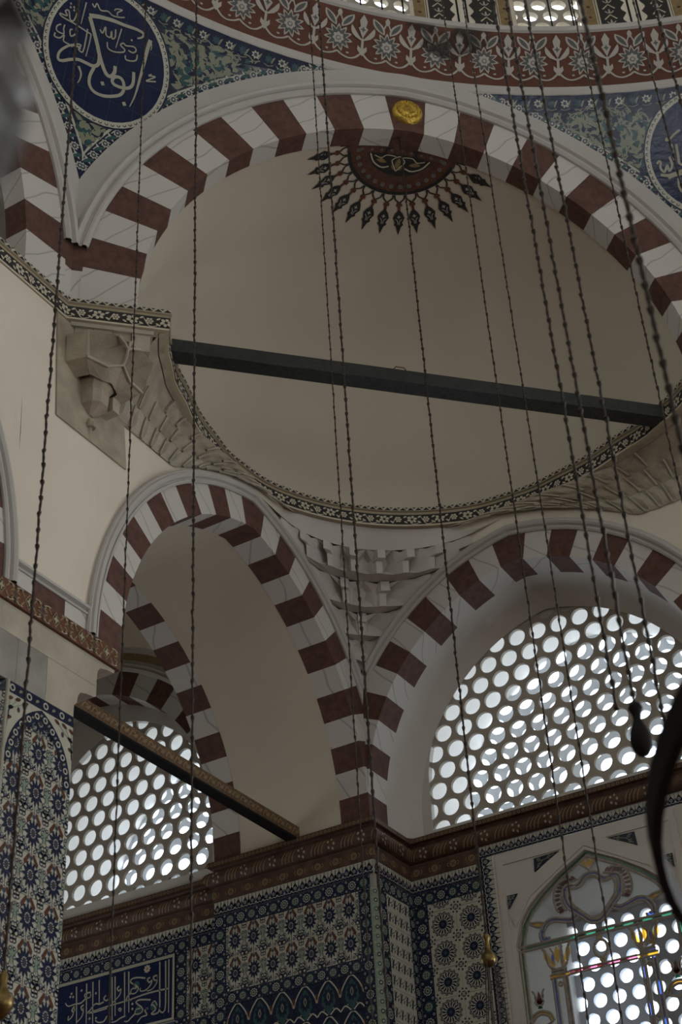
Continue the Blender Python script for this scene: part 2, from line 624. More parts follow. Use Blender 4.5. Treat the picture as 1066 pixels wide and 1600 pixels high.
# ---- floor, outer walls and vault around the modelled corner
mb = MB()
mb.face([(-6.2, -17.5, -7.9), (22.5, -17.5, -7.9), (22.5, 2, -7.9), (-6.2, 2, -7.9)], 'floor_carpet')
mb.build('floor', kind='structure')
for nm, q in (('wall_west', [(-6.2, -17.5, -7.9), (-6.2, 2, -7.9), (-6.2, 2, 7.75), (-6.2, -17.5, 7.75)]),
              ('wall_rear', [(-6.2, -17.5, -7.9), (22.5, -17.5, -7.9), (22.5, -17.5, 7.75), (-6.2, -17.5, 7.75)]),
              ('wall_right', [(22.5, -17.5, -7.9), (22.5, 2, -7.9), (22.5, 2, 7.75), (22.5, -17.5, 7.75)])):
    mb = MB()
    mb.face(q, 'plaster')
    mb.build(nm, kind='structure')
mb = MB()
def wrect(x0, x1, z0, z1):
    mb.box(x0, x1, 1.95, 2.0, z0, z1, 'reveal')
for a in ((-6.2, -4.62, -7.9, 7.75), (-1.98, 0.2, -7.9, 7.75), (3.46, 22.5, -7.9, 7.75), (-4.62, -1.98, -7.9, 0.1), (-4.62, -1.98, 2.3, 7.75),
          (0.2, 3.46, 2.3, 7.75), (0.2, 3.46, -0.45, 0.02), (0.2, 0.95, -7.9, -0.45), (2.75, 3.46, -7.9, -0.45), (0.95, 2.75, -7.9, -3.2)):
    wrect(*a)
mb.build('wall_front', kind='structure')
mb = MB()
N = 64
circ = [(OX+8.30*cos(2*pi*i/N), -OX+8.30*sin(2*pi*i/N), 7.95) for i in range(N)]
sq = []
for i in range(N):
    c_, s_ = cos(2*pi*i/N), sin(2*pi*i/N)
    k_ = 1/max(abs(c_), abs(s_))
    sq.append((OX+15*c_*k_, -OX+15*s_*k_, 7.75))
mb.grid([circ, sq], 'plaster', True)
mb.build('ceiling', kind='structure')

# ---- left wall (plane of the left arches)
mb = MB()
def batter(z):
    """the walls lean back slightly above the arches: depth behind the arch plane at height z"""
    return 0.012+0.078*max(0.0, min(1.0, (z-1.4)/1.6))
def wall_rows(fr, p, top):
    rows = []
    for q in range(6):
        rows.append([fr(u, z+(top-z)*q/5, batter(z+(top-z)*q/5)) for u, z in p])
    return rows
for fr in (FR1, Frame((0, -7.51), (0, 1), (-1, 0))):
    mb.grid(wall_rows(fr, AR1.path(0.36, 22), 3.0), 'plaster')
mb.grid([[(-batter(z), y, z) for y in (-5.2, -4.26)] for z in (0.0, 0.7, 1.4, 1.9, 2.4, 3.0)], 'plaster')
mb.build('wall_left', clips=MITRE1, kind='structure')
# ---- wall above the window arch
mb = MB()
mb.grid(wall_rows(FR2, AR2.path(0.36, 22), 3.0), 'plaster')
mb.box(4.0, 6.0, 0.09, 0.6, -7.9, 3.0, 'plaster')
mb.build('wall_spandrel', clips=MITRE2, kind='structure')

# ---- the two low arches that meet on the pier
a1 = thing('arch', 'low striped arch opening into the shadowed side bay', 'arch', group='red and white striped arches')
voussoirs(a1, AR1, FR1, 25, 0.30, 0.3265, 'red', MITRE1)
sweep_arch(AR1, FR1, MOULD, 'white').build('moulding', a1, MITRE1)
voussoirs(a1, AR1, FR1, 25, 0.30, 0.322, 'red', ((( 0, 0.02, 0), (0, 1, 0)),), d0=1.52)
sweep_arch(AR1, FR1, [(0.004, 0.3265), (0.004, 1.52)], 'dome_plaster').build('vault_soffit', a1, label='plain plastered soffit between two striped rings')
a2 = thing('arch', 'low striped arch over the large round-holed window', 'arch', group='red and white striped arches')
voussoirs(a2, AR2, FR2, 25, 0.30, 0.3574, 'red', MITRE2)
sweep_arch(AR2, FR2, MOULD, 'white').build('moulding', a2, MITRE2)
sweep_arch(AR2, FR2, [(0.003, 0.357), (0.003, 0.50), (-0.012, 0.58), (-0.05, 0.66), (-0.11, 0.715), (-0.19, YW+0.002)], 'white_soft', 22).build('reveal', a2, smooth=True)
a4 = thing('arch', 'sliver of a low striped arch at the frame edge left of the stone capital', 'arch', group='red and white striped arches')
FR4 = Frame((0, -7.51), (0, 1), (-1, 0))
voussoirs(a4, AR1, FR4, 25, 0.30, 0.3265, 'red')
sweep_arch(AR1, FR4, MOULD, 'white').build('moulding', a4)
CLX = (((XP, 0, 0), (1, 0, 0)),)
a3 = thing('arch', 'dark striped arch above the small round-holed window in the side bay', 'arch', group='red and white striped arches')
voussoirs(a3, AR3, FR3, 25, 0.29, 0.30, 'red', CLX)
sweep_arch(AR3, FR3, [(0.29, 0.05), (0.29, -0.02), (0.33, -0.03), (0.34, -0.01), (0.38, -0.02), (0.40, 0.0), (0.43, 0.0)], 'white_soft').build('moulding', a3, CLX)
sweep_arch(AR3, FR3, [(0.43, -0.004), (0.52, -0.004)], 'ochre').build('gilt_band', a3, CLX, label='dark gilt painted band')
sweep_arch(AR3, FR3, [(0.52, -0.002), (0.60, -0.002)], 'white_soft').build('plaster_band', a3, CLX)

# ---- sail vault of the side bay
mb = MB()
bc = (-3.66, -1.95, 1.05)
rr = 2.80
rows = []
for i in range(15):
    x = -5.5+(5.5+XP)*i/14
    rows.append([(x, y, bc[2]+sqrt(max(0.01, rr*rr-(x-bc[0])**2-(y-bc[1])**2))) for y in [-3.9+3.92*j/14 for j in range(15)]])
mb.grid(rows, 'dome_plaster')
mb.build('ceiling_sail_vault', smooth=True, kind='structure')
mb = MB()
mb.face([(-5.5, -3.9, -7.9), (-5.5, 0.4, -7.9), (-5.5, 0.4, 4), (-5.5, -3.9, 4)], 'plaster')
mb.face([(-5.5, -3.95, 0), (XP, -3.95, 0), (XP, -3.95, 4), (-5.5, -3.95, 4)], 'plaster')
mb.build('wall_side_bay', kind='structure')

# ---- windows: inner plaster grille with round panes, deep reveal, outer grille
def outline(a, e, k, cx, z0, n=14):
    r = Arch(a, e, k-z0, z0)
    p = r.path(0, n)
    return [(cx+u, z) for u, z in p]

def clip_convex(bm, poly, fn, no_of):
    n = len(poly)
    for i in range(n):
        a, b = poly[i], poly[(i+1) % n]
        bmesh.ops.bisect_plane(bm, geom=bm.verts[:]+bm.edges[:]+bm.faces[:], plane_co=fn(a[0], a[1], 0), plane_no=no_of((-(b[1]-a[1]), b[0]-a[0])), clear_outer=True)

def lattice(cx, z0, dx, dz, r, box, n=18):
    """flat plate full of round holes on a staggered grid: list of quads (u,z), plus the hole centres"""
    x0, x1, zz0, zz1 = box
    quads, holes = [], []
    j0, j1 = math.floor((zz0-z0)/dz)-1, math.ceil((zz1-z0)/dz)+1
    for j in range(j0, j1+1):
        z = z0+dz*j
        sh = 0.5*dx if j % 2 else 0.0
        for i in range(math.floor((x0-cx)/dx)-1, math.ceil((x1-cx)/dx)+2):
            x = cx+sh+dx*i
            holes.append((x, z))
            hx = [(0.0, dz*2/3), (-dx/2, dz/3), (-dx/2, -dz/3), (0, -dz*2/3), (dx/2, -dz/3), (dx/2, dz/3)]
            ring = []
            for a in range(n):
                t = pi/2+2*pi*a/n
                c_, s_ = cos(t), sin(t)
                best = 1e9
                for q in range(6):
                    (ax, ay), (bx, by) = hx[q], hx[(q+1) % 6]
                    den = c_*(by-ay)-s_*(bx-ax)
                    if abs(den) > 1e-9:
                        k = (ax*(by-ay)-ay*(bx-ax))/den
                        if k > 1e-6:
                            best = min(best, k)
                ring.append(((x+r*c_, z+r*s_), (x+best*c_, z+best*s_)))
            for a in range(n):
                b = (a+1) % n
                quads.append((ring[a][0], ring[a][1], ring[b][1], ring[b][0]))
    return quads, holes

def grille_mesh(name, fn, normal3, out, lat, y0, y1, k):
    quads, _ = lat
    mb = MB()
    for q in quads:
        mb.face([fn(u, z, y0) for u, z in q], k)
    me = mb.mesh(name, weld=True)
    bm = bmesh.new()
    bm.from_mesh(me)
    clip_convex(bm, out, lambda u, z, d: fn(u, z, y0), normal3)
    bmesh.ops.remove_doubles(bm, verts=bm.verts, dist=1e-4)
    ext = bmesh.ops.extrude_face_region(bm, geom=bm.faces[:])
    vs = [v for v in ext['geom'] if isinstance(v, bmesh.types.BMVert)]
    d = Vector(fn(0, 0, y1))-Vector(fn(0, 0, y0))
    bmesh.ops.translate(bm, verts=vs, vec=d)
    bmesh.ops.recalc_face_normals(bm, faces=bm.faces)
    bm.to_mesh(me)
    bm.free()
    return me

def inside(p, out):
    n = len(out)
    m = 1e9
    for i in range(n):
        a, b = out[i], out[(i+1) % n]
        L = sqrt((b[0]-a[0])**2+(b[1]-a[1])**2)
        if L > 1e-6:
            m = min(m, ((b[1]-a[1])*(p[0]-a[0])-(b[0]-a[0])*(p[1]-a[1]))/L)
    return m

def panes(parent, fn, normal3, out, holes, r, y, k):
    mb = MB()
    n = 16
    mb.face([fn(r*1.01*cos(2*pi*a/n), r*1.01*sin(2*pi*a/n), 0) for a in range(n)], k)
    full = mb.mesh('pane')
    o0 = Vector(fn(0, 0, 0))
    for h in holes:
        d = inside(h, out)
        if d < -r*0.9:
            continue
        if d >= r:
            o = obj('pane', full, parent)
            o.location = Vector(fn(h[0], h[1], y))-o0
        else:
            mb = MB()
            mb.face([fn(h[0]+r*cos(2*pi*a/n), h[1]+r*sin(2*pi*a/n), y) for a in range(n)], k)
            me = mb.mesh('pane')
            bm = bmesh.new()
            bm.from_mesh(me)
            clip_convex(bm, out, lambda u, z, dd: fn(u, z, y), normal3)
            bm.to_mesh(me)
            bm.free()
            if len(me.polygons):
                obj('pane', me, parent)

FY = lambda u, z, d: (u, d, z)
NY = lambda n2: (n2[0], 0, n2[1])
def wall_with_hole(out, box, fn, d, k, mb):
    """plate around a convex opening, as fans to the frame of the box"""
    x0, x1, z0, z1 = box
    cx = sum(p[0] for p in out)/len(out)
    cz = sum(p[1] for p in out)/len(out)
    far = []
    for u, z in out:
        dx, dz = u-cx, z-cz
        t = 1e9
        if dx > 1e-9: t = min(t, (x1-cx)/dx)
        if dx < -1e-9: t = min(t, (x0-cx)/dx)
        if dz > 1e-9: t = min(t, (z1-cz)/dz)
        if dz < -1e-9: t = min(t, (z0-cz)/dz)
        far.append((cx+dx*t, cz+dz*t))
    corners = [(x0, z0), (x0, z1), (x1, z1), (x1, z0)]
    n = len(out)
    for i in range(n):
        j = (i+1) % n
        pts = [out[i], far[i]]
        for c in corners:
            # corner lies between the two rays
            a1_ = atan2(far[i][1]-cz, far[i][0]-cx)
            a2_ = atan2(far[j][1]-cz, far[j][0]-cx)
            ac = atan2(c[1]-cz, c[0]-cx)
            da = (a2_-a1_+pi) % (2*pi)-pi
            dc = (ac-a1_+pi) % (2*pi)-pi
            if da*dc > 0 and abs(dc) < abs(da):
                pts.append(c)
        pts += [far[j], out[j]]
        mb.face([fn(u, z, d) for u, z in pts], k)

# big window
OW1 = outline(1.527, 0.17, 0.5, 1.82, 0.05)
w1 = structure('window_1', 'large pointed window of round panes in a plaster grille')
LAT1 = lattice(0.626, 0.05, 0.2365, 0.2035, 0.094, (0.29, 3.36, 0.05, 2.2))
obj('grille', grille_mesh('grille', FY, NY, OW1, LAT1, YW+0.012, YW+0.05, 'grille'), w1)
panes(w1, FY, NY, OW1, LAT1[1], 0.094, YW+0.045, 'pane')
LAT1B = lattice(0.176, 0.73, 0.2365, 0.2035, 0.086, (0.2, 3.45, 0.0, 2.3))
OW1B = outline(1.62, 0.17, 0.5, 1.82, 0.0)
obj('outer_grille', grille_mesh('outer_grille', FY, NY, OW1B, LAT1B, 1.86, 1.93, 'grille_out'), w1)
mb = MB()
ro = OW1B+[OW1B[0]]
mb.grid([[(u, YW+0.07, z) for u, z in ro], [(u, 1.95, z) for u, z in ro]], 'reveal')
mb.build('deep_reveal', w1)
mb = MB()
wall_with_hole(OW1, (-0.002, 3.66, -0.02, 2.7), FY, YW, 'white_soft', mb)
mb.grid([[(u, YW, z) for u, z in OW1+[OW1[0]]], [(u, YW+0.07, z) for u, z in OW1+[OW1[0]]]], 'white_soft')
mb.box(-0.01, 6, YW+0.03, YW+0.07, 2.0, 3.4, 'white_soft')
mb.build('wall_window', kind='structure')
# window of the side bay
OW2 = outline(1.22, 0.25, 0.75, -3.30, 0.13)
w2 = structure('window_2', 'smaller pointed window of round panes seen through the low arch')
LAT2 = lattice(-3.888, 0.0905+0.2045, 0.2365, 0.2045, 0.094, (-4.55, -2.05, 0.13, 2.25))
obj('grille', grille_mesh('grille', FY, NY, OW2, LAT2, YB+0.012, YB+0.05, 'grille'), w2)
panes(w2, FY, NY, OW2, LAT2[1], 0.094, YB+0.045, 'pane')
OW2B = outline(1.30, 0.25, 0.75, -3.30, 0.1)
LAT2B = lattice(-5.128, 1.235, 0.2365, 0.2045, 0.086, (-4.65, -1.95, 0.0, 2.35))
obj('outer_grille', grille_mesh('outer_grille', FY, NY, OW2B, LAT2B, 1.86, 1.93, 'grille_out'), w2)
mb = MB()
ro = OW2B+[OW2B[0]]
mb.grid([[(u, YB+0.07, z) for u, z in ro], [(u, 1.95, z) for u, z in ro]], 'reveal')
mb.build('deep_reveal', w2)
mb = MB()
wall_with_hole(OW2, (-5.5, XP+0.02, -0.02, 2.95), FY, YB, 'white_soft', mb)
mb.grid([[(u, YB, z) for u, z in OW2+[OW2[0]]], [(u, YB+0.07, z) for u, z in OW2+[OW2[0]]]], 'white_soft')
mb.build('wall_bay_window', kind='structure')

# ---- semi-dome behind the great arch
T0 = 0.23
EC = (MID[0]+DIRN[0]*T0, MID[1]+DIRN[1]*T0)
ARD = Arch(2.775, 0.1728, 0.0155, 3.3597)
prof = [(2.775, 3.05)]
for u, z in ARD.path(0, 26)[:28]:
    prof.append((max(-u, 0.0), z))
def dome_pt(th, z, r):
    return (EC[0]+r*(cos(th)*DIRU[0]+sin(th)*DIRN[0]), EC[1]+r*(cos(th)*DIRU[1]+sin(th)*DIRN[1]), z)
mb = MB()
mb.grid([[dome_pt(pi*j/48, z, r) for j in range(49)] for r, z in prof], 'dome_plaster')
mb.build('ceiling_semi_dome', smooth=True, kind='structure')

# ---- great arches of the octagon
FRO = Frame((R0, 0), (0, -1), (1, 0))
T225 = math.tan(pi/8)
OCLIP = (((0, 0, 0), (-sin(pi/8), cos(pi/8), 0)), ((0, 0, 0), (-sin(pi/8), -cos(pi/8), 0)))
def great_arch(label, deg):
    t = thing('great_arch', label, 'arch', (OX, -OX, 0), 'great arches carrying the dome')
    t.rotation_euler = (0, 0, radians(deg))
    voussoirs(t, AR0, FRO, 27, 0.52, T0, 'marble', OCLIP, foot=0.22)
    sweep_arch(AR0, FRO, [(0.518, 0.02), (0.518, -0.025), (0.545, -0.05), (0.57, -0.05), (0.58, -0.03), (0.60, -0.03), (0.615, -0.065), (0.645, -0.075), (0.665, -0.06), (0.675, -0.03), (0.70, -0.02)], 'white', 26).build('moulding', t, OCLIP+(((0, 0, 3.97), (0, 0, -1)),))
    sweep_arch(AR0, FRO, [(0.70, -0.02), (0.885, -0.02), (0.885, 0.3)], 'white', 26).build('white_band', t, OCLIP+(((0, 0, 3.99), (0, 0, -1)),))
    for sg in (-1, 1):                      # courses that close the corner between neighbouring arches
        for z0_, z1_, k_ in ((3.13, 3.69, 'marble'), (3.69, 4.10, 'red')):
            mb = MB()
            mb.prism([(sg*3.24, z0_), (sg*3.42, z0_), (sg*3.42, z1_), (sg*3.24, z1_)], FRO, 0.004, 0.2, k_)
            mb.build('corner_block', t, OCLIP)
    return t
g0 = great_arch('great striped arch with a gilt boss framing the plain semi-dome', 135)
g1 = great_arch('great striped arch cut by the left frame edge beside the calligraphy roundel', 180)
mb = MB()
mb.box(-3.0, -1.2, -11, -4.8, 3.0, 8, 'plaster')
mb.build('wall_tympanum', kind='structure')

# ---- ring at the foot of the dome
RING = [(8.27, 7.07), (8.13, 7.075), (8.115, 7.09), (8.10, 7.185), (8.10, 7.19), (7.85, 7.79), (7.845, 7.795), (7.825, 7.805), (7.825, 7.88), (7.85, 7.895), (8.30, 7.95)]
A0D, A1D = radians(84), radians(186)
mb = MB()
NA = 96
rows = []
for r, z in RING:
    rows.append([(OX+r*cos(A0D+(A1D-A0D)*j/NA), -OX+r*sin(A0D+(A1D-A0D)*j/NA), z) for j in range(NA+1)])
mb.grid(rows, lambda a, b: 'ring_red' if a == 4 else 'white')
ring_o = mb.build('cornice_ring', kind='structure', label='red painted ring cornice with grey palmettes under the dome')

# ---- drum and dome
mb = MB()
def drum(a, z, r=8.25):
    return (OX+r*cos(a), -OX+r*sin(a), z)
NWIN = 26
WSTEP = 2*pi/NWIN
WHALF = radians(2.55)
WC = [radians(122.13)+WSTEP*i for i in range(NWIN)]
for i in range(NWIN):
    c0 = WC[i]+WHALF
    c1 = WC[i]+WSTEP-WHALF
    mb.grid([[drum(c0+(c1-c0)*j/4, z) for j in range(5)] for z in (7.7, 10.2)], 'plaster')
    mb.grid([[drum(WC[i]-WHALF+2*WHALF*j/4, z) for j in range(5)] for z in (9.6, 10.2)], 'plaster')
rows = []
for k_ in range(9):
    al = pi/2*k_/8
    rows.append([drum(2*pi*j/64, 10.2+6.5*sin(al), 8.25*cos(al)+1e-3) for j in range(65)])
mb.grid(rows, 'plaster')
mb.build('ceiling_dome', kind='structure')
DISC_L = [[0.0368,0.0131,[[-0.239,6.604],[-0.133,6.647],[0.01,6.682],[0.145,6.697],[0.279,6.716],[0.357,6.707],[0.353,6.664],[0.306,6.628]]],[0.0341,0.0289,[[-0.23,6.595],[-0.16,6.484],[-0.089,6.36],[-0.04,6.263],[0.023,6.16],[0.074,6.104],[0.12,6.107],[0.147,6.169],[0.14,6.234]]],[0.0315,0.0158,[[-0.04,6.263],[-0.033,6.171],[-0.075,6.121],[-0.153,6.113],[-0.244,6.104],[-0.326,6.057],[-0.393,6.005],[-0.438,5.999],[-0.446,6.063],[-0.411,6.138],[-0.343,6.212],[-0.268,6.234],[-0.245,6.22]]],[0.0263,0.0263,[[-0.067,6.112],[-0.09,6.003],[-0.078,5.913],[-0.021,5.861],[0.07,5.861],[0.167,5.901],[0.248,5.959],[0.275,6.027],[0.26,6.103],[0.22,6.138],[0.163,6.123],[0.141,6.07],[0.173,6.038],[0.258,6.046],[0.33,6.082],[0.357,6.15],[0.342,6.266]]],[0.0368,0.0066,[[0.447,6.675],[0.435,6.569],[0.429,6.403],[0.419,6.248],[0.408,6.092],[0.394,5.989],[0.367,5.879]]],[0.0105,0.0053,[[0.447,6.675],[0.471,6.626],[0.473,6.573]]],[0.021,0.0053,[[-0.223,6.04],[-0.183,5.979],[-0.182,5.911],[-0.197,5.861]]],[0.0118,0.0118,[[-0.096,6.526],[-0.063,6.503],[-0.047,6.579],[-0.022,6.504],[0.026,6.502],[0.024,6.568],[0.047,6.499],[0.075,6.527],[0.062,6.608]]],[0.0118,0.0066,[[0.122,6.646],[0.114,6.534],[0.106,6.421]]],[0.0118,0.0118,[[0.007,6.438],[0.027,6.38],[0.096,6.375],[0.183,6.412],[0.202,6.449],[0.148,6.476],[0.175,6.51],[0.205,6.498],[0.287,6.525],[0.32,6.5],[0.294,6.461],[0.24,6.461]]],[0.0118,0.0118,[[0.22,6.397],[0.235,6.357],[0.294,6.368],[0.341,6.402],[0.342,6.463]]],[0.0118,0.0105,[[-0.24,6.738],[-0.206,6.716],[-0.192,6.764],[-0.138,6.719],[-0.062,6.746],[-0.002,6.73],[0.076,6.75],[0.126,6.775]]],[0.0105,0.0105,[[0.004,6.787],[0.018,6.814],[0.083,6.834],[0.04,6.785],[0.047,6.755]]],[0.0118,0.0066,[[-0.303,6.716],[-0.302,6.609],[-0.301,6.474]]],[0.0118,0.0118,[[-0.381,6.672],[-0.368,6.572],[-0.381,6.469],[-0.42,6.461],[-0.454,6.536],[-0.489,6.515],[-0.459,6.479],[-0.535,6.461],[-0.502,6.44],[-0.381,6.442],[-0.284,6.436],[-0.174,6.429]]],[0.0118,0.0079,[[-0.174,6.429],[-0.17,6.329],[-0.174,6.177]]],[0.0118,0.0118,[[-0.223,6.463],[-0.214,6.346],[-0.215,6.209],[-0.262,6.21],[-0.249,6.265],[-0.316,6.241],[-0.338,6.194]]],[0.0118,0.0118,[[-0.339,6.412],[-0.33,6.349],[-0.371,6.299],[-0.392,6.355],[-0.37,6.374]]],[0.0118,0.0105,[[-0.495,6.362],[-0.531,6.321],[-0.519,6.273],[-0.447,6.282],[-0.459,6.329],[-0.458,6.377]]],[0.0118,0.0105,[[-0.532,6.245],[-0.528,6.206],[-0.472,6.22],[-0.438,6.273],[-0.429,6.21],[-0.362,6.208]]],[0.0118,0.0105,[[0.589,6.273],[0.489,6.233],[0.522,6.269],[0.573,6.32],[0.503,6.301],[0.531,6.328]]]]
DOTS_L = [[0.051,5.989],[0.307,5.885],[0.251,6.582],[-0.453,6.618],[-0.446,6.581],[-0.412,6.6],[-0.404,6.571]]
DISC_R = [[0.026,[[-0.225,6.586],[-0.284,6.549],[-0.356,6.493],[-0.394,6.486],[-0.374,6.511]]],[0.026,[[-0.344,6.436],[-0.34,6.324],[-0.337,6.246]]],[0.028,[[-0.29,6.429],[-0.291,6.307],[-0.289,6.206],[-0.24,6.177]]],[0.026,[[-0.532,6.225],[-0.507,6.255],[-0.488,6.242],[-0.498,6.176],[-0.464,6.127],[-0.422,6.2],[-0.411,6.132],[-0.371,6.194],[-0.386,6.297]]],[0.034,[[-0.509,6.099],[-0.419,6.082],[-0.291,6.116],[-0.203,6.149]]],[0.03,[[-0.434,6.05],[-0.338,6.077],[-0.214,6.083]]],[0.03,[[-0.323,6.042],[-0.334,5.941],[-0.31,5.869]]]]
PANEL = [[[-2.619,-0.735],[-2.614,-1.281]],[[-2.66,-0.743],[-2.653,-1.175],[-2.675,-1.258],[-2.715,-1.25],[-2.73,-1.203]],[[-2.735,-0.737],[-2.729,-1.028],[-2.729,-1.225],[-2.776,-1.259],[-2.83,-1.248],[-2.777,-1.215],[-2.805,-1.166],[-2.833,-1.16],[-2.793,-1.125],[-2.757,-1.176]],[[-2.771,-0.869],[-2.812,-0.877],[-2.797,-0.914],[-2.763,-0.91],[-2.764,-0.865],[-2.769,-0.942],[-2.823,-0.997],[-2.891,-1.005]],[[-2.854,-0.874],[-2.888,-0.883],[-2.866,-0.922],[-2.832,-0.907],[-2.845,-0.948],[-2.906,-0.991],[-2.975,-0.987],[-2.976,-0.954]],[[-2.916,-0.866],[-3.021,-0.838],[-3.091,-0.84],[-3.103,-0.871],[-3.032,-0.92],[-3.003,-0.959],[-3.044,-0.995],[-3.099,-0.984],[-3.087,-0.942],[-3.031,-0.942],[-3.075,-0.888]],[[-3.099,-0.984],[-3.14,-1.008],[-3.153,-1.05],[-3.083,-1.054]],[[-2.618,-1.035],[-2.877,-1.03],[-3.153,-1.05],[-3.433,-1.059],[-3.659,-1.074]],[[-3.133,-0.752],[-3.117,-1.179]],[[-3.188,-0.746],[-3.171,-1.201]],[[-3.312,-0.764],[-3.294,-1.176]],[[-3.351,-0.761],[-3.331,-1.212]],[[-3.521,-0.759],[-3.509,-0.999]],[[-3.604,-0.758],[-3.585,-1.196]],[[-3.688,-0.758],[-3.67,-1.179]],[[-3.824,-0.763],[-3.8,-1.153]],[[-2.841,-1.104],[-2.958,-1.079],[-3.013,-1.079],[-3.026,-1.098],[-2.956,-1.157],[-2.941,-1.193],[-2.981,-1.217],[-3.037,-1.206],[-3.024,-1.165],[-2.969,-1.165]],[[-3.037,-1.206],[-3.091,-1.239],[-3.131,-1.264],[-3.173,-1.255]],[[-2.873,-1.185],[-2.913,-1.198],[-2.885,-1.248],[-2.953,-1.256],[-3.006,-1.299]],[[-3.25,-0.879],[-3.278,-0.896],[-3.255,-0.928],[-3.228,-0.912],[-3.24,-0.965],[-3.294,-1.01],[-3.335,-1.035]],[[-3.628,-0.861],[-3.706,-0.868],[-3.689,-0.911],[-3.632,-0.911],[-3.63,-0.872]],[[-3.689,-0.911],[-3.752,-0.949],[-3.824,-0.945],[-3.926,-0.947],[-3.965,-0.905]],[[-3.424,-0.938],[-3.451,-0.966],[-3.414,-0.996],[-3.394,-0.978]],[[-3.45,-1.0],[-3.506,-1.011],[-3.563,-0.999],[-3.631,-1.052],[-3.659,-1.069],[-3.587,-1.083],[-3.404,-1.076]],[[-3.714,-0.979],[-3.749,-0.994],[-3.725,-1.033],[-3.713,-1.002],[-3.729,-1.088],[-3.798,-1.141]],[[-3.837,-0.965],[-3.871,-1.003],[-3.841,-1.021],[-3.836,-0.988],[-3.86,-1.062],[-3.916,-1.095],[-3.911,-1.051]],[[-3.255,-1.118],[-3.234,-1.111],[-3.217,-1.128],[-3.233,-1.14],[-3.255,-1.118]],[[-3.161,-1.203],[-3.223,-1.212],[-3.285,-1.233],[-3.34,-1.233]],[[-3.4,-1.155],[-3.44,-1.202],[-3.51,-1.199],[-3.554,-1.168]]]
PDOTS = [[-3.887,-0.824],[-3.902,-0.855],[-3.863,-0.863],[-3.753,-0.818],[-3.558,-0.888],[-3.075,-1.099],[-3.073,-1.149],[-3.63,-1.136],[-3.544,-1.148],[-2.893,-1.186]]
GLASS = {"arch":[[1.037,-1.305],[1.068,-1.201],[1.109,-1.083],[1.193,-0.975],[1.31,-0.874],[1.533,-0.751],[1.815,-0.569],[1.867,-0.561],[1.926,-0.615],[2.138,-0.742],[2.363,-0.864],[2.432,-0.929],[2.54,-1.035],[2.612,-1.161],[2.652,-1.278]],"jambL":[[1.033,-1.335],[1.045,-1.632],[1.036,-2.007]],"transom":[[1.053,-1.316],[1.604,-1.34],[2.101,-1.347],[2.372,-1.349]],"pinkbar":[[1.511,-1.633],[1.771,-1.637],[2.153,-1.646]],"capL":[[1.286,-1.345],[1.316,-1.43],[1.32,-1.523],[1.362,-1.578],[1.459,-1.592],[1.501,-1.532],[1.522,-1.445],[1.574,-1.379]],"goldL":[[1.321,-1.633],[1.509,-1.64]],"shaftL":[[1.364,-1.677],[1.34,-2.067]],"shaftL2":[[1.479,-1.679],[1.458,-2.091]],"capR":[[2.136,-1.378],[2.178,-1.456],[2.181,-1.532],[2.234,-1.589],[2.344,-1.592],[2.381,-1.518],[2.426,-1.4]],"goldR":[[2.185,-1.646],[2.356,-1.654]],"shaftR":[[2.227,-1.7],[2.223,-2.086]],"shaftR2":[[2.332,-1.701],[2.319,-2.106]],"scrollR":[[2.016,-1.133],[2.082,-1.172],[2.166,-1.153],[2.267,-1.131],[2.343,-1.157],[2.393,-1.231],[2.39,-1.292],[2.349,-1.298],[2.341,-1.273]],"scrollL":[[1.312,-1.281],[1.306,-1.209],[1.341,-1.138],[1.428,-1.119],[1.525,-1.149],[1.622,-1.172],[1.658,-1.149]],"heart":[[1.832,-0.785],[1.738,-0.851],[1.67,-0.858],[1.601,-0.865],[1.565,-0.936],[1.592,-1.039],[1.649,-1.1],[1.723,-1.165],[1.795,-1.229],[1.858,-1.244],[1.929,-1.213],[1.986,-1.165],[2.089,-1.033],[2.121,-0.946],[2.093,-0.867],[2.021,-0.849],[1.983,-0.88],[1.922,-0.848],[1.88,-0.798],[1.832,-0.785]],"tassR":[[2.038,-0.797],[2.111,-0.808],[2.169,-0.854],[2.205,-0.927],[2.214,-1.016],[2.187,-1.08]],"tassL":[[1.68,-0.788],[1.61,-0.803],[1.556,-0.822],[1.515,-0.876],[1.495,-0.951],[1.508,-1.034],[1.528,-1.071]],"oval":[1.84,-1.486],"ovR":[1.104,-0.321],"tipT":[[1.812,-0.699],[1.839,-0.633],[1.874,-0.625]],"leafL":[[1.151,-1.093],[1.221,-1.142],[1.307,-1.138]],"leafR":[[2.345,-1.142],[2.411,-1.135],[2.478,-1.113]],"vase":[[1.107,-1.729],[1.171,-1.75],[1.197,-1.86],[1.205,-1.922]],"vaseb":[[1.078,-2.007],[1.143,-1.954],[1.224,-1.963],[1.3,-2.008],[1.326,-2.05]],"ovalR2":[2.264,-2.183]}
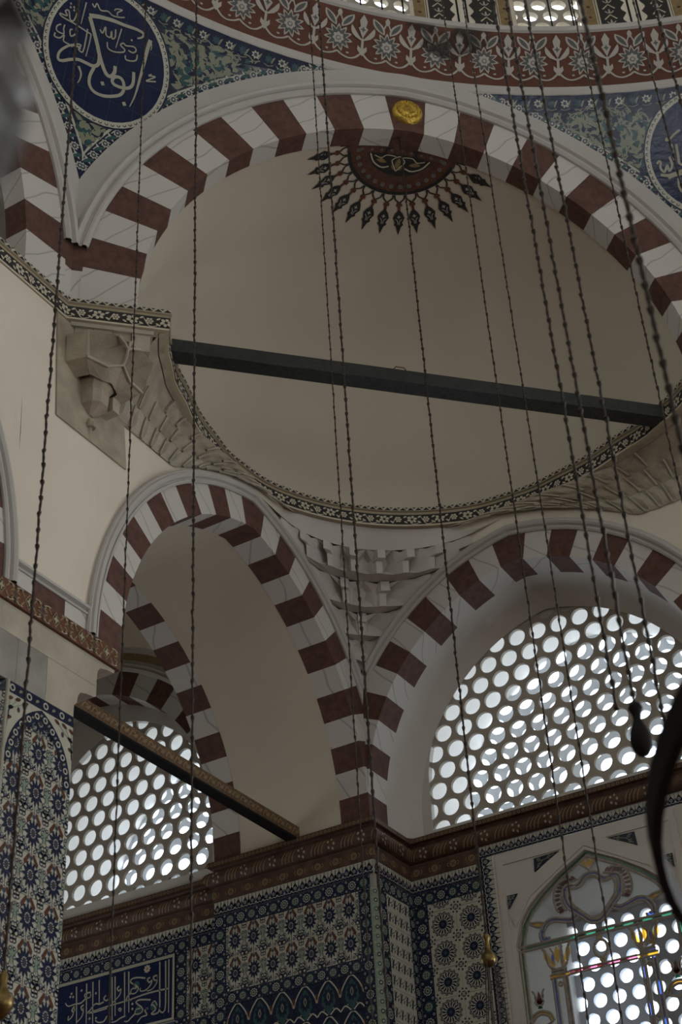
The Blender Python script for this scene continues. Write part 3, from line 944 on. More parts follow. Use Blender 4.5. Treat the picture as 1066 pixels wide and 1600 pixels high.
# ================================================================== DECORATION
# ---- drum windows and the painted strips beside them
RD = 8.25
for i in (-1, 0, 1):
    wc = radians(122.13)+WSTEP*i
    tg = (sin(wc), -cos(wc))
    cx, cy = OX+RD*cos(wc), -OX+RD*sin(wc)
    FD = lambda u, z, d, cx=cx, cy=cy, tg=tg, wc=wc: (cx+tg[0]*u+cos(wc)*d, cy+tg[1]*u+sin(wc)*d, z)
    ND = lambda n2, tg=tg: (n2[0]*tg[0], n2[0]*tg[1], n2[1])
    wo = [(-0.37, 7.72), (-0.37, 9.65), (0.37, 9.65), (0.37, 7.72)]
    wn = structure('window_%d' % (i+4), 'drum window of round panes above the red ring')
    lat = lattice(0.03, 7.80, 0.235, 0.2, 0.088, (-0.37, 0.37, 7.7, 9.7))
    obj('grille', grille_mesh('grille', FD, ND, wo, lat, -0.02, 0.05, 'grille'), wn)
    panes(wn, FD, ND, wo, lat[1], 0.088, 0.03, 'pane')
    mb = MB()
    for u in (-0.25, 0.0, 0.25):
        mb.box(u-0.008, u+0.008, -0.12, -0.104, 7.7, 9.6, 'iron')
    mb.v = [FD(x, z, y) for x, y, z in mb.v]
    mb.build('security_bar', wn)
DRUMF = lambda u, v, l: drum(radians(122.13)-u/RD, v, RD-l)
pr = Print(DRUMF, 0.0015, 0.004)
for i in range(-2, 3):
    c = -WSTEP*RD*i
    for sg in (-1, 1):
        for a, b, k, l in ((0.42, 0.56, 'ochre', 0), (0.57, 0.86, 'band_black', 0), (0.58, 0.60, 'band_cream', 1)):
            x0, x1 = sorted((c+sg*a, c+sg*b))
            pr.rect(x0, x1, 7.72, 9.6, k, l, 2, 6)
        for j in range(10):
            z = 7.8+0.19*j
            xo, xb = c+sg*0.49, c+sg*0.72
            pr.ring((xo, z), 0.03, 0.045, 'gold_paint', 1, 10)
            pr.disc((xo, z), 0.022, 'ring_red', 1, 8)
            pr.stroke([(xb-0.07, z-0.06), (xb, z+0.02), (xb+0.07, z-0.06)], 0.018, 'band_cream', 1, 0)
            pr.stroke([(xb-0.05, z+0.09), (xb-0.01, z+0.05), (xb, z+0.12), (xb+0.01, z+0.05), (xb+0.05, z+0.09)], 0.014, 'ring_grey', 1)
            pr.poly([(xb+sg*0.14, z-0.06), (xb+sg*0.19, z+0.03), (xb+sg*0.14, z+0.10)], 'band_black', 0)
        pr.rect(c+sg*1.05-0.012, c+sg*1.05+0.012, 7.72, 9.6, 'iron', 0, 1, 4)
pr.build('painted_pattern', bpy.data.objects['ceiling_dome'])

# ---- ring palmettes
RS = 7.98
RINGF = lambda u, v, l: (OX+(8.10-0.25*v-l*0.92)*cos(radians(124.6)-u/RS), -OX+(8.10-0.25*v-l*0.92)*sin(radians(124.6)-u/RS), 7.19+0.60*v-l*0.38)
pr = Print(RINGF, 0.002, 0.004)
STEP = radians(3.93)*RS
def flower_ring(x):
    S = lambda a, b: (x+a, b)
    for sg in (-1, 1):
        pr.stroke([S(0, 0.21), S(sg*0.05, 0.155), S(sg*0.13, 0.12), S(sg*0.20, 0.15), S(sg*0.262, 0.24)], 0.026, 'ring_grey', 1)
        pr.leaf(S(sg*0.03, 0.66), S(sg*0.165, 0.93), 0.105, 'ring_grey', 1)
        pr.leaf(S(sg*0.045, 0.69), S(sg*0.15, 0.90), 0.055, 'ring_dark', 2)
        pr.stroke([S(sg*0.045, 0.74), S(sg*0.015, 0.86), S(0, 0.90)], 0.016, 'ring_grey', 1)
        pr.disc(S(sg*0.115, 0.205), 0.017, 'ring_grey', 2, 8)
    pr.leaf(S(0, 0.84), S(0, 0.98), 0.055, 'ring_grey', 2)
    ring0, ring1 = [], []
    for a in range(11):
        for q, f in ((-0.5, 0.6), (-0.2, 0.85), (0, 1.0), (0.2, 0.85)):
            t = pi/2+2*pi*(a+q)/11
            ring0.append(S(0.165*f*cos(t), 0.45+0.255*f*sin(t)))
            ring1.append(S(0.135*f*cos(t), 0.45+0.205*f*sin(t)))
    pr.fan(S(0, 0.45), ring0, 'ring_grey', 2)
    pr.fan(S(0, 0.45), ring1, 'ring_dark', 3)
    pr.star(S(0, 0.44), 0.05, 0.068, 7, 'ring_grey', 4, pi/2, 1.6)
    pr.disc(S(0, 0.43), 0.03, 'ring_dark', 5, 8, 0.045)
    pr.disc(S(0, 0.43), 0.02, 'ring_grey', 6, 8, 0.03)
    h = STEP/2
    # heart, stem and palmette between two flowers
    pr.poly([S(h, 0.19), S(h-0.055, 0.30), S(h-0.05, 0.38), S(h-0.02, 0.34), S(h+0.02, 0.34), S(h+0.05, 0.38), S(h+0.055, 0.30)], 'ring_grey', 3)
    pr.stroke([S(h, 0.33), S(h, 0.52)], 0.028, 'ring_grey', 3, 0)
    for sg in (-1, 1):
        pr.leaf(S(h, 0.47), S(h+sg*0.13, 0.74), 0.06, 'ring_grey', 3, -sg*0.03)
        pr.disc(S(h+sg*0.075, 0.53), 0.013, 'ring_grey', 3, 8)
    pr.poly([S(h, 0.52), S(h-0.055, 0.70), S(h-0.03, 0.73), S(h-0.045, 0.84), S(h, 0.96), S(h+0.045, 0.84), S(h+0.03, 0.73), S(h+0.055, 0.70)], 'ring_grey', 4)
    pr.star(S(h, 0.68), 0.012, 0.03, 4, 'ring_dark', 5, 0, 1.8)
for i in range(-7, 13):
    flower_ring(-STEP*i)
pr.build('painted_pattern', ring_o)
# soot stain on the ring
pr = Print(RINGF, 0.002, 0.022)
pr.poly([(x_, y_) for x_, y_ in ((-1.45, 0.98), (-1.36, 0.66), (-1.2, 0.52), (-1.05, 0.40), (-0.9, 0.36), (-0.8, 0.5), (-0.62, 0.62), (-0.5, 0.72), (-0.46, 0.97), (-0.8, 0.99), (-1.1, 0.99))], 'soot', 0)
pr.build('soot_stain', ring_o)

# ---- pendentives with glazed tiles and calligraphy roundels
def rho(z):
    u = sqrt(max(0.0, 3.79**2-(z-3.375)**2))-0.1728
    return sqrt(R0*R0+max(0.0, u)**2), max(0.0, u)
def pend_pt(mid, s, z, l=0.0):
    a = mid-s/8.5
    r = rho(z)[0]-l
    return (OX+r*cos(a), -OX+r*sin(a), z)
def pend_half(z):
    """half width (in s) of the pendentive at height z"""
    r, u = rho(z)
    return max(0.0, (radians(22.5)-math.atan2(u, R0)))*8.5
def pendentive(deg, label):
    mid = radians(deg)
    PF = lambda s, z, l: pend_pt(mid, s, z, l)
    t = thing('pendentive', label, 'pendentive', group='tiled pendentives under the dome ring')
    mb = MB()
    zs = [4.70+2.4*i/30 for i in range(31)]
    mb.grid([[PF(-pend_half(z)-0.05+2*(pend_half(z)+0.05)*j/12, z, -0.012) for j in range(13)] for z in zs], 't_grout')
    mb.build('backing', t)
    # tiles
    nrow = 10
    for r in range(nrow):
        z0, z1 = 4.76+2.33*r/nrow, 4.76+2.33*(r+1)/nrow
        hm = pend_half(z1)
        n = max(1, round(2*hm/0.25))
        for c in range(n):
            mb = MB()
            pts = []
            for z in (z0+0.002, (z0+z1)/2, z1-0.002):
                hw = pend_half(z)
                row = []
                for q in range(3):
                    s0 = -hm+2*hm*(c+0.008)/n
                    s1 = -hm+2*hm*(c+0.992)/n
                    s = s0+(s1-s0)*q/2
                    row.append(PF(max(-hw, min(hw, s)), z, 0.0))
                pts.append(row)
            if min((Vector(pts[2][0])-Vector(pts[2][2])).length, 1) < 0.01:
                continue
            mb.grid(pts, 't_dark')
            mb.build('tile', t, smooth=True)
    pr = Print(PF, 0.0012, 0.003)
    rnd = random.Random(int(deg))
    cz, ru, rv = 6.28, 0.63, 0.675
    ins = lambda s, z: ((s-0.04)/ru)**2+((z-cz)/rv)**2
    # border strip along both edges and along the top
    for sg in (-1, 1):
        A, B, C_ = [], [], []
        for i in range(33):
            z = 3.375+3.79*sin(0.403+0.957*i/32)
            h = pend_half(z)
            A.append((sg*h, z)); B.append((sg*max(0.0, h-0.185), z)); C_.append((sg*max(0.0, h-0.155), z))
        pr.band(A, B, 't_blue', 0)
        pr.band(C_, B, 't_white', 1)
        for i in range(33):
            z = 3.375+3.79*sin(0.445+0.88*i/32)
            s = sg*(pend_half(z)-0.078*min(3.0, 1.0/max(0.25, cos(0.445+0.88*i/32))**0.6))
            if i % 2 == 0:
                pr.star((s, z), 0.035, 0.048, 8, 't_white', 2)
                pr.disc((s, z), 0.028, 't_mid', 3, 10)
                pr.disc((s, z), 0.012, 't_white', 4, 8)
            else:
                pr.leaf((s-0.05, z-0.03), (s+0.05, z+0.04), 0.045, 't_turq', 2)
                pr.leaf((s-0.045, z+0.05), (s+0.03, z-0.03), 0.03, 't_white', 2)
            pr.stroke([(s-0.06, z-0.03), (s-0.02, z+0.02), (s+0.05, z+0.03)], 0.010, 't_white', 1)
    zt = 6.985
    hw = pend_half(zt)
    pr.rect(-hw, hw, zt-0.10, zt+0.105, 't_blue', 1, 14, 1)
    for i in range(30):
        s = -hw+2*hw*(i+0.5)/30
        pr.star((s, zt), 0.03, 0.05, 7, 't_white' if i % 2 else 't_turq', 3)
        pr.disc((s, zt), 0.022, 't_mid', 4, 8)
        pr.leaf((s+0.035, zt-0.05), (s+0.075, zt+0.04), 0.024, 't_leaf', 3, 0.01)
        pr.stroke([(s-0.05, zt-0.06), (s, zt-0.075), (s+0.06, zt-0.055)], 0.008, 't_leaf', 3)
    # arabesque field: pale ground with dark scrolling leaves
    zr = [4.98+1.91*i/28 for i in range(29)]
    for z_a, z_b in zip(zr, zr[1:]):
        ha, hb = max(0, pend_half(z_a)-0.185), max(0, pend_half(z_b)-0.185)
        m = 10
        for q in range(m):
            sa0, sa1 = -ha+2*ha*q/m, -ha+2*ha*(q+1)/m
            sb0, sb1 = -hb+2*hb*q/m, -hb+2*hb*(q+1)/m
            pr.mb.face([pr.P(p, 0.5) for p in ((sa0, z_a), (sa1, z_a), (sb1, z_b), (sb0, z_b))], 't_dark')
    for _ in range(2600):
        z = 5.0+1.88*rnd.random()**0.55
        h = pend_half(z)-0.22
        if h <= 0.02:
            continue
        s = rnd.uniform(-h, h)
        if ins(s, z) < 1.25:
            continue
        t0 = rnd.uniform(0, 2*pi)
        L = rnd.uniform(0.07, 0.13)
        q = (s+L*cos(t0), z+L*sin(t0))
        if abs(q[0]) > pend_half(q[1])-0.19 or ins(*q) < 1.18 or q[1] > 6.88:
            continue
        pr.leaf((s, z), q, rnd.uniform(0.035, 0.06), rnd.choice(['t_leaf', 't_leaf', 't_turq', 't_blue']), 2+rnd.random(), rnd.choice((-1, 1))*0.03)
        a0 = rnd.uniform(0, 2*pi)
        rr_ = rnd.uniform(0.035, 0.07)
        if abs(s)+rr_ < pend_half(z)-0.2 and ins(s, z) > 1.5:
            pr.ring((s, z), rr_, rr_+0.013, 't_leaf', 2.2, 12, a0, a0+rnd.uniform(2, 4.8))
    pr.build('tile_print', t)
    # roundel
    pr = Print(PF, 0.0012, 0.010)
    n = 40
    for a, b, k, l in ((1.09, 1.12, 't_dark', 0), (1.0, 1.09, 't_white', 0)):
        pr.band([(0.04+ru*a*cos(2*pi*i/n), cz+rv*a*sin(2*pi*i/n)) for i in range(n+1)], [(0.04+ru*b*cos(2*pi*i/n), cz+rv*b*sin(2*pi*i/n)) for i in range(n+1)], k, l)
    for k_ in range(6):
        a, b = k_/6, (k_+1)/6
        pr.band([(0.04+ru*a*cos(2*pi*i/n), cz+rv*a*sin(2*pi*i/n)) for i in range(n+1)], [(0.04+ru*b*cos(2*pi*i/n), cz+rv*b*sin(2*pi*i/n)) for i in range(n+1)], 't_cobalt', 0)
    for i in range(64):
        a = 2*pi*i/64
        pr.ring((0.04+ru*1.045*cos(a), cz+rv*1.045*sin(a)), 0.010, 0.019, 't_dark', 1, 8, a-1.9, a+1.9)
    pr.build('roundel', t, label='dark blue roundel with a scalloped pale rim')
    pr = Print(PF, 0.0012, 0.0135)
    for z in (5.85, 6.20, 6.55):
        h = ru*sqrt(1-((z-cz)/rv)**2)
        pr.rect(0.04-h, 0.04+h, z-0.002, z+0.002, 't_mid', 0, 12, 1)
    for s in (-0.34, -0.09, 0.16, 0.41):
        h = rv*sqrt(max(0, 1-((s-0.04)/ru)**2))
        pr.rect(s-0.002, s+0.002, cz-h, cz+h, 't_mid', 0, 1, 12)
    if deg > 140:
        for w, w1_, pts in DISC_L:
            pr.stroke(pts, w*1.25, 't_cream', 2, 5, w1_*1.25)
        for i, p in enumerate(DOTS_L):
            r_ = 0.026 if i < 2 else 0.013
            pr.poly([(p[0]-r_, p[1]+r_*0.3), (p[0]+r_*0.2, p[1]+r_), (p[0]+r_, p[1]-r_*0.3), (p[0]-r_*0.2, p[1]-r_)], 't_cream', 2)
    else:
        for w, pts in DISC_R:
            pr.stroke(pts, w, 't_cream', 2, 5)
    pr.build('lettering', t, label='cream calligraphy')
    return t
pendentive(157.5, 'blue tiled pendentive between two great arches with a whole calligraphy roundel')
pendentive(112.5, 'blue tiled pendentive at the right edge with half a calligraphy roundel')

# ---- painted half rosette on the semi-dome
def sd_pt(s, tt, l=0.0):
    """s sideways, tt distance down the dome from the crown, both in metres"""
    r_dome = 2.775+0.1728
    dist = sqrt(s*s+tt*tt)
    th = atan2(tt, s)
    # walk along the profile: angle from the crown
    am = acos(0.1728/r_dome)
    al = am-dist/r_dome
    rad = r_dome*cos(al)-0.1728
    return dome_pt(th, 3.3597+0.0155+(r_dome-l)*sin(al), max(0.0, rad)-l*cos(al))
ros = thing('painted_rosette', 'half rosette with black and red palmettes painted on the semi-dome crown', 'mural')
pr = Print(sd_pt, 0.002, 0.006)
RB = 0.60
n = 26
def arc_pts(r, a0=0.0, a1=pi, k=n, sx=1.0):
    return [(sx*r*cos(a0+(a1-a0)*i/k), max(0.02, r*sin(a0+(a1-a0)*i/k))) for i in range(k+1)]
for a, b, k, l in ((0.0, 0.30, 'band_black', 0), (0.30, 0.37, 'band_black', 0), (0.37, 0.40, 'red', 0), (0.40, 0.56, 'red', 0), (0.56, 0.60, 'band_black', 0)):
    pr.band(arc_pts(a+0.001), arc_pts(b), k, l)
pr.rect(-0.60, 0.60, 0.0, 0.10, 'red', 1, 10, 1)
for i in range(15):
    t = pi*(i+0.5)/15
    c = (0.48*cos(t), 0.48*sin(t)+0.02)
    pr.ring(c, 0.040, 0.062, 'string_red', 2, 12)
    pr.disc(c, 0.030, 'rosette_dot', 3, 10)
for i in range(9):
    c = (-0.44+0.11*i, 0.055)
    pr.ring(c, 0.028, 0.045, 'string_red', 2, 12)
    pr.disc(c, 0.020, 'rosette_dot', 3, 10)
for sg in (-1, 1):
    pr.stroke([(0, 0.12), (sg*0.07, 0.18), (sg*0.03, 0.26), (0, 0.31)], 0.012, 'band_cream', 2)
    pr.stroke([(sg*0.33, 0.11), (sg*0.27, 0.22), (sg*0.17, 0.28), (sg*0.09, 0.26)], 0.016, 'band_cream', 2)
    pr.leaf((sg*0.06, 0.15), (sg*0.25, 0.19), 0.07, 'ochre', 1, sg*0.02)
    pr.stroke([(sg*0.04, 0.13), (sg*0.14, 0.12), (sg*0.2, 0.16), (sg*0.28, 0.13)], 0.011, 'band_cream', 2)
    pr.leaf((sg*0.02, 0.30), (sg*0.06, 0.22), 0.04, 'ochre', 1)
pr.leaf((0, 0.14), (0, 0.28), 0.06, 'ochre', 3)
NP = 16
for i in range(NP+1):
    t = -0.06+(pi+0.12)*i/NP
    R_ = lambda r, q=0.0, t=t: (r*cos(t)-q*sin(t), max(0.012, r*sin(t)+q*cos(t)))
    h = pi/NP*0.60/2
    for sg in (-1, 1):
        pr.stroke([R_(0.60, sg*h*0.9), R_(0.645, sg*h*0.85), R_(0.68, sg*h*0.3), R_(0.70, 0)], 0.016, 'band_black', 1)
    pr.poly([R_(0.69, -0.008), R_(0.70, -0.03), R_(0.735, -0.035), R_(0.735, -0.015), R_(0.79, -0.014), R_(0.79, 0.014), R_(0.735, 0.015), R_(0.735, 0.035), R_(0.70, 0.03), R_(0.69, 0.008)], 'string_red', 2)
    pr.poly([R_(0.77, 0), R_(0.82, -0.042), R_(0.87, -0.066), R_(0.93, -0.04), R_(0.95, -0.055), R_(0.98, -0.026), R_(1.07, 0), R_(0.98, 0.026), R_(0.95, 0.055), R_(0.93, 0.04), R_(0.87, 0.066), R_(0.82, 0.042)], 'band_black', 2)
    pr.star(R_(0.86), 0.008, 0.024, 4, 'ring_grey', 3, t)
    for sg in (-1, 1):
        pr.stroke([R_(0.885, sg*0.036), R_(0.91, sg*0.012), R_(0.95, sg*0.008)], 0.008, 'ring_grey', 3)
pr.build('painted_pattern', ros)
# gilt boss on the keystone
kz = AR0.apex(0.27)[1]
boss = thing('gilt_boss', 'round gilded boss fixed to the red keystone', 'boss')
FA0 = Frame(MID, DIRU, DIRN)
mb = MB()
rows = []
for r, d in ((0.001, -0.085), (0.03, -0.084), (0.06, -0.075), (0.075, -0.082), (0.10, -0.07), (0.125, -0.055), (0.14, -0.06), (0.155, -0.045), (0.165, -0.02), (0.168, 0.0)):
    rows.append([FA0(0.0+r*cos(2*pi*j/28), kz+r*sin(2*pi*j/28), d) for j in range(28)])
mb.grid(rows, 'gold', True)
mb.build('shell', boss, smooth=True)
mb = MB()
for j in range(20):
    t = 2*pi*j/20
    c = (0.112*cos(t), kz+0.112*sin(t))
    mb.grid([[FA0(c[0]+r*cos(2*pi*q/8), c[1]+r*sin(2*pi*q/8), d) for q in range(8)] for r, d in ((0.016, -0.06), (0.010, -0.076), (0.001, -0.08))], 'gold', True)
mb.build('bead', boss, kind='stuff')

# ---- floral cornice along the left wall, under the great arch and round the semi-dome
CZ = 3.235
E0 = (2.2, -2.2)
def corn_r(d):
    tab = [(0, 0.045), (25, 0.042), (40, -0.01), (52, -0.07), (68, -0.075), (80, 0.0), (90, 0.07), (100, 0.16)]
    for (a, va), (b, vb) in zip(tab, tab[1:]):
        if a <= d <= b:
            t = (d-a)/(b-a)
            t = t*t*(3-2*t)
            return 2.383+va+(vb-va)*t
    return 2.383
pd = CC+0.175
xl = -0.062
path = [(xl, -10.5), (xl, xl-pd)]
arc = []
for i in range(61):
    d = -93+186*i/60
    a = radians(135-d)
    r = corn_r(abs(d))
    arc.append((E0[0]+r*cos(a), E0[1]+r*sin(a)))
# corner of the pier: run along the arch plane to the first point of the curve
s0 = arc[0]
k0 = (s0[0]+s0[1])/2
corner = (k0+pd/2, k0-pd/2)
path += [corner]+arc+[(-corner[1], -corner[0]), (pd-xl, -xl), (9.5, -xl)]
CORN = [(-0.65, CZ+0.002), (0.0, CZ), (0.0, CZ-0.045), (-0.022, CZ-0.05), (-0.032, CZ-0.085), (-0.008, CZ-0.09), (-0.024, CZ-0.205), (-0.014, CZ-0.21), (-0.016, CZ-0.228), (-0.05, CZ-0.235), (-0.10, CZ-0.25)]
ck = ['white', 'band_cream', 'band_tan', 'band_tan', 'band_tan', 'band_black', 'band_cream', 'band_cream', 'band_tan', 'stone']
corn = structure('cornice_floral', 'black floral cornice curving under the semi-dome')
sweep_plan(path, CORN, lambda a: ck[a]).build('moulding', corn)
AL = Along(path, -0.016)
pr = Print(AL, 0.002, 0.004)
u = 4.0
i = 0
zc = CZ-0.148
while u < AL.total-4.2:
    c = (u, zc)
    if i % 2 == 0:
        for a in range(6):
            t = 2*pi*a/6+0.3
            pr.leaf((c[0]+0.012*cos(t), c[1]+0.012*sin(t)), (c[0]+0.058*cos(t), c[1]+0.052*sin(t)), 0.03, 'band_cream', 1)
        pr.disc(c, 0.012, 'band_black', 2, 8)
    else:
        for a in range(6):
            t = 2*pi*a/6
            pr.disc((c[0]+0.026*cos(t), c[1]+0.026*sin(t)), 0.0125, 'band_cream', 1, 7)
        pr.disc(c, 0.011, 'band_cream', 1, 7)
    sg = 1 if i % 4 < 2 else -1
    pr.leaf((u+0.055, zc-sg*0.02), (u+0.095, zc-sg*0.046), 0.02, 'band_cream', 1)
    pr.leaf((u+0.060, zc+sg*0.02), (u+0.10, zc+sg*0.045), 0.02, 'band_cream', 1)
    pr.stroke([(u-0.06, zc+sg*0.05), (u+0.0, zc-sg*0.055), (u+0.07, zc-sg*0.045)], 0.008, 'band_cream', 0)
    u += 0.148
    i += 1
pr.build('painted_pattern', corn)
AL = Along(path, 0.0)
pr = Print(AL, 0.002, 0.003)
u = 4.0
while u < AL.total-4.0:
    pr.poly([(u, CZ-0.040), (u+0.036, CZ-0.006), (u+0.072, CZ-0.040)], 'band_black', 0)
    pr.poly([(u+0.052, CZ-0.004), (u+0.092, CZ-0.004), (u+0.072, CZ-0.022)], 'band_black', 0)
    u += 0.082
pr.build('zigzag_print', corn)
# dark tie beam across the semi-dome
tb = thing('tie_beam', 'dark timber tie beam spanning the semi-dome above the floral cornice', 'beam')
FB = Frame((MID[0]+DIRN[0]*0.36, MID[1]+DIRN[1]*0.36), DIRU, DIRN)
mb = MB()
nseg = 26
rows = []
rnd = random.Random(3)
for j in range(nseg+1):
    u = -2.46+4.92*j/nseg
    w = rnd.uniform(-0.006, 0.006)
    zb = 3.262-0.085*(u+2.3)/4.6
    rows.append([FB(u, zb-0.15+w, -0.09), FB(u, zb+w, -0.085+w), FB(u, zb, 0.08), FB(u, zb-0.15, 0.08)])
mb.grid(rows, 'beam', True)
mb.build('timber', tb)
mb = MB()
mb.tube([FB(-0.32, 3.21, -0.10), FB(-0.30, 3.24, -0.10), FB(-0.22, 3.238, -0.10), FB(-0.19, 3.19, -0.10)], 0.006, 'string_red', 6)
mb.build('rope_end', tb)
# ---- stone corbel and squinch cells under the left end of the floral cornice
XS = -0.055
cb = thing('stone_corbel', 'carved grey stone corbel with a hanging drop under the floral cornice', 'corbel')
mb = MB()
mb.prism([(-4.82, 2.98), (-4.80, 1.84), (-3.885, 1.84), (-3.905, 2.32), (-3.62, 2.32), (-3.62, 2.98)], lambda y, z, d: (0.004-batter(z)+d, y, z), 0.0, 0.012, 'stone')
mb.build('back_slab', cb)
# tiers: polygons in plan that step out from the wall under the pier of the cornice
AX = (0.0, -4.38)     # axis of the drop on the wall
def ring_poly(hw, out, sh=0.0):
    """half hexagon against the wall: half width along the wall, projection"""
    y0 = AX[1]+sh
    return [(XS, y0-hw), (XS+out*0.75, y0-hw*0.82), (XS+out, y0-hw*0.35), (XS+out, y0+hw*0.45), (XS+out*0.7, y0+hw*0.9), (XS, y0+hw)]
def tier(name, a, za, b, zb, k='stone', lab=None):
    mb = MB()
    n = len(a)
    A = [(x, y, za) for x, y in a]
    B = [(x, y, zb) for x, y in b]
    mb.grid([A, B], k)
    mb.face(A, k)
    mb.face(B[::-1], k)
    return mb.build(name, cb)
tier('drop_tip', ring_poly(0.02, 0.04), 1.86, ring_poly(0.03, 0.06), 2.06)
tier('drop_knop', ring_poly(0.045, 0.08), 1.97, ring_poly(0.05, 0.09), 2.01)
tier('drop_bowl', ring_poly(0.03, 0.05), 2.10, ring_poly(0.12, 0.17), 2.17)
tier('drop_block', ring_poly(0.12, 0.17), 2.17, ring_poly(0.13, 0.18), 2.31)
tier('drop_neck', ring_poly(0.11, 0.14), 2.31, ring_poly(0.16, 0.20, 0.02), 2.42)
# star-shaped hood with folded leaves
def star_tier(name, hw, out, z0, hw2, out2, z1, n=3, sh=0.0, dip=0.09):
    mb = MB()
    y0 = AX[1]+sh
    top, bot = [], []
    m = 2*n
    for i in range(m+1):
        t = -1+2*i/m
        ang = t*pi/2
        f = 1.0 if i % 2 == 0 else 0.72
        top.append((XS+out2*cos(ang)**0.5*f if abs(t) < 1 else XS, y0+hw2*sin(ang), z1+(0.0 if i % 2 == 0 else 0.04)))
        bot.append((XS+out*cos(ang)**0.5 if abs(t) < 1 else XS, y0+hw*sin(ang), z0+(dip if i % 2 else 0.0)))
    for i in range(m):
        mid = [(bot[i][q]+bot[i+1][q])/2*0.5+(top[i][q]+top[i+1][q])/2*0.5 for q in range(3)]
        mid[0] -= 0.05
        for a, b in ((bot[i], bot[i+1]), (bot[i+1], top[i+1]), (top[i+1], top[i]), (top[i], bot[i])):
            mb.face([a, b, mid], 'stone')
    mb.face(bot, 'stone')
    mb.build(name, cb)
    mb = MB()
    mb.tube([(x+0.01, y, z) for x, y, z in bot], 0.012, 'stone', 6)
    mb.build('bead_moulding', cb)
def hood():
    y0 = AX[1]
    P = lambda dy, z, o: (XS+o, y0+dy, z)
    T = [P(-0.34, 2.78, 0.02), P(-0.30, 2.77, 0.22), P(-0.13, 2.76, 0.36), P(0.03, 2.765, 0.40), P(0.20, 2.76, 0.42), P(0.37, 2.77, 0.40), P(0.42, 2.78, 0.05)]
    B = [P(-0.33, 2.49, 0.0), P(-0.29, 2.475, 0.20), P(-0.10, 2.46, 0.27), P(0.03, 2.535, 0.33), P(0.15, 2.45, 0.31), P(0.34, 2.455, 0.30), P(0.38, 2.47, 0.0)]
    mb = MB()
    for i, j, o in ((1, 3, -0.15), (3, 5, 0.17)):
        m = P(o, 2.64, 0.12)
        ring = [T[i], T[i+1], T[j], B[j], B[i+1], B[i]]
        for q in range(6):
            mb.face([ring[q], ring[(q+1) % 6], m], 'stone')
    for i in (0, 5):
        mb.face([T[i], T[i+1], B[i+1], B[i]], 'stone')
    mb.build('upper_hood', cb)
    N_ = [P(-0.20, 2.40, 0.0), P(-0.16, 2.40, 0.14), P(-0.06, 2.38, 0.19), P(0.03, 2.39, 0.22), P(0.10, 2.38, 0.20), P(0.18, 2.40, 0.16), P(0.22, 2.40, 0.0)]
    mb = MB()
    mb.grid([B, N_], 'stone')
    mb.build('lower_hood', cb)
    for pts in (B[1:6], [T[3], P(0.02, 2.68, 0.385), P(0.03, 2.60, 0.36), B[3]], [P(-0.10, 2.755, 0.375), P(-0.03, 2.72, 0.385), P(0.02, 2.68, 0.385)], [P(0.15, 2.755, 0.415), P(0.08, 2.72, 0.40), P(0.02, 2.68, 0.385)]):
        mb = MB()
        mb.tube([(x+0.012, y-0.004, z) for x, y, z in pts], 0.014, 'stone_band', 6)
        mb.build('bead_moulding', cb)
    mb = MB()
    mb.box(XS, XS+0.16, y0+0.13, y0+0.22, 2.20, 2.34, 'stone_band')
    mb.build('side_block', cb)
hood()
# fascia blocks under the pier of the cornice (plane of the great arch)
for q in range(4):
    u0, u1 = -3.30+0.165*q, -3.30+0.165*(q+1)-0.006
    mb = MB()
    mb.prism([(u0, 2.76), (u1, 2.76+0.01*(q % 2)), (u1, 2.985), (u0, 2.985)], FA0, -0.055-0.012*(q % 2), 0.25, 'stone_band' if q in (0, 3) else 'stone')
    mb.build('fascia_block', cb)
mb = MB()
mb.prism([(-3.34, 2.955), (-2.62, 2.955), (-2.62, 3.0), (-3.34, 3.0)], FA0, -0.085, 0.3, 'stone_band')
mb.build('cap_slab', cb)

# underside of the cornice overhang: plain cheek, then rows of carved cells falling to the wall
sq = thing('stone_squinch', 'stone squinch of carved honeycomb cells left of the striped arch', 'squinch')
upper = [offset_path(path, -0.09)[i] for i in range(3, 3+26)]
def low_line(t):
    """wall line from the corbel to the crown of the low arch"""
    pts = [(-4.02, 2.36), (-3.77, 2.32), (-3.575, 2.315), (-3.39, 2.31), (-3.19, 2.31), (-2.83, 2.52), (-2.66, 2.60), (-2.35, 2.75), (-2.0, 2.90)]
    f = t*(len(pts)-1)
    i = min(int(f), len(pts)-2)
    f -= i
    return (pts[i][0]+(pts[i+1][0]-pts[i][0])*f, pts[i][1]+(pts[i+1][1]-pts[i][1])*f)
NC = 25
def sq_pt(t, v, bulge=0.0, mirror=False):
    """t along, v from the wall (0) up to the cornice (1)"""
    f = t*NC
    i = min(int(f), NC-1)
    f -= i
    ux, uy = upper[i][0]+(upper[i+1][0]-upper[i][0])*f, upper[i][1]+(upper[i+1][1]-upper[i][1])*f
    ly, lz = low_line(t)
    w = v**1.5
    x = XS+0.02+max(0.0, ux-XS-0.02)*w
    y = ly+(uy-ly)*(v**1.1)
    z = lz+(2.985-lz)*(1-(1-v)**1.25)
    p = (x+bulge*0.7, y-bulge*0.5, z-bulge*0.5)
    return (-p[1], -p[0], p[2]) if mirror else p
